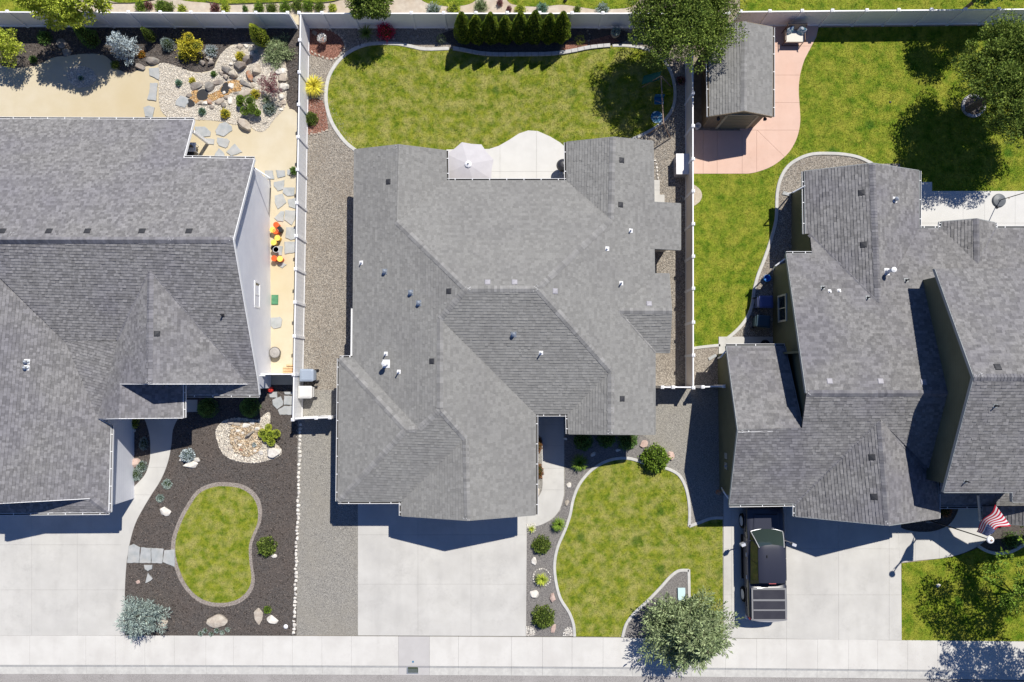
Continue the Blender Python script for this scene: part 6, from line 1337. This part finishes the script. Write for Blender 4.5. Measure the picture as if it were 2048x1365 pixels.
wt.path([wsp(-1 + 2 * i / 12, 0) for i in range(13)], .018); wt.path([wsp(1, i / 5) for i in range(6)], .02); wt.path([wsp(-1, i / 5) for i in range(6)], .02)
wt.build('windshield_trim', chrome, po)
quadp('rear_window', cab[4], cab[5], cab[7], cab[6], tgl, .012, .12)
for sg, A in ((-1, (0, 3, 7, 5)), (1, (1, 2, 6, 4))):
    p = [Vector(cab[i]) for i in A]       # front-low, front-top, rear-top, rear-low
    for t0, t1 in ((.06, .5), (.53, .92)):
        lf_, lt = p[0].lerp(p[3], t0), p[0].lerp(p[3], t1); tf, tt = p[1].lerp(p[2], max(0, t0 - .02)), p[1].lerp(p[2], t1)
        q = [lf_.lerp(tf, .08), lt.lerp(tt, .08), lt.lerp(tt, .9), lf_.lerp(tf, .9)]
        if sg > 0: q = q[::1]
        n = (q[1] - q[0]).cross(q[3] - q[0]).normalized()
        if n.x * sg < 0: n = -n
        meshobj('side_window', [v_ + n * .012 for v_ in q], [(0, 1, 2, 3)], tgl, po)
    for y0, y1 in ((1.2, .2), (.16, -.95)):
        d_ = MB(); d_.box((sg * .99, (y0 + y1) / 2, .8), (.03, y0 - y1, .66)); dd = d_.build('door', navy, po); MB().box((sg * 1.02, y1 + .15, 1.02), (.035, .2, .035)).build('door_handle', chrome, dd)
    MB().box((sg * 1.02, .1, .36), (.12, 2.3, .06)).build('running_board', blkp, po)
    mi_ = MB(); mi_.path([(sg * .86, 1.12, 1.25), (sg * 1.08, 1.08, 1.3), (sg * 1.2, 1.0, 1.32)], .028, 7); mo = mi_.build('mirror_arm', navy, po)
    MB().box((sg * 1.3, .95, 1.34), (.22, .13, .3), sg * -.35).build('mirror_head', chrome, mo); MB().box((sg * 1.28, .875, 1.34), (.18, .015, .26), sg * -.35).build('mirror_glass', chrome, mo)
    MB().box((sg * .76, 2.86, .86), (.26, .2, .2)).build('headlight', mat('headlight', (.6, .62, .65), rough=.1), po); MB().box((sg * .9, -2.86, 1.03), (.12, .12, .36)).build('tail_light', mat('taillight', (.35, .01, .01), rough=.2), po)
    for y in (1.95, -1.85):
        wl = MB(); wl.lathe((0, 0, 0), [(.25, -.13), (.37, -.14), (.4, -.08), (.4, .08), (.37, .14), (.25, .13)], 26)
        for i in range(len(wl.v)): x, y_, z = wl.v[i]; wl.v[i] = (z + sg * .92, y_ + y, x + .4)
        ty = wl.build('wheel', rub, po); rmz = MB(); rmz.lathe((0, 0, 0), [(.02, .02), (.1, .06), (.25, .04), (.26, .12), (.27, .12)], 18)
        for i in range(len(rmz.v)): x, y_, z = rmz.v[i]; rmz.v[i] = (sg * (z + .94), y_ + y, x + .4)
        rmz.build('rim', chrome, ty)
        MB().box((sg * .985, y, .86), (.09, .96, .06)).build('fender_flare', navy, po)
MB().box((0, 2.97, .6), (1.5, .1, .32)).build('grille', chrome, po); MB().box((0, 3.0, .45), (1.8, .16, .16)).build('front_bumper', blkp, po); MB().box((0, -3.0, .5), (1.85, .2, .2)).build('rear_bumper', chrome, po)
MB().box((0, -2.9, .95), (1.6, .05, .6)).build('tailgate', navy, po)
cvm = mat('tonneau', (.03, .03, .04), (.04, .04, .05), 2, rough=.5); alm = mat('cover_bar', (.22, .22, .225), rough=.5)
for y0, y1 in ((-1.36, -1.82), (-1.92, -2.33), (-2.41, -2.82)): MB().box((0, (y0 + y1) / 2, 1.335), (1.6, y0 - y1, .045)).build('cover_panel', cvm, po)
for y, wd in ((-1.305, .09), (-1.87, .09), (-2.37, .07), (-2.86, .07)): MB().box((0, y, 1.345), (1.66, wd, .04)).build('cover_bar', alm, po)
tlm = mat('bed_cap', (.30, .30, .31), rough=.4); arc = [(-.93 + 1.86 * k / 12, -2.88 - .1 * (1 - (k / 6 - 1) ** 2)) for k in range(13)]
MB().prism([(.9, -2.8), (-.9, -2.8)] + arc, 1.27, 1.335).build('tailgate_cap', tlm, po)
for s_ in (-1, 1): MB().box((s_ * .855, -2.08, 1.33), (.08, 1.62, .04)).build('bed_rail_trim', alm, po)
an = MB(); an.box((-.28, .48, 1.955), (.05, .12, .05)); an.build('roof_antenna', blkp, po); MB().box((0, -.88, 1.87), (.36, .05, .03)).build('brake_light', mat('brake', (.4, .1, .1), rough=.3), po)
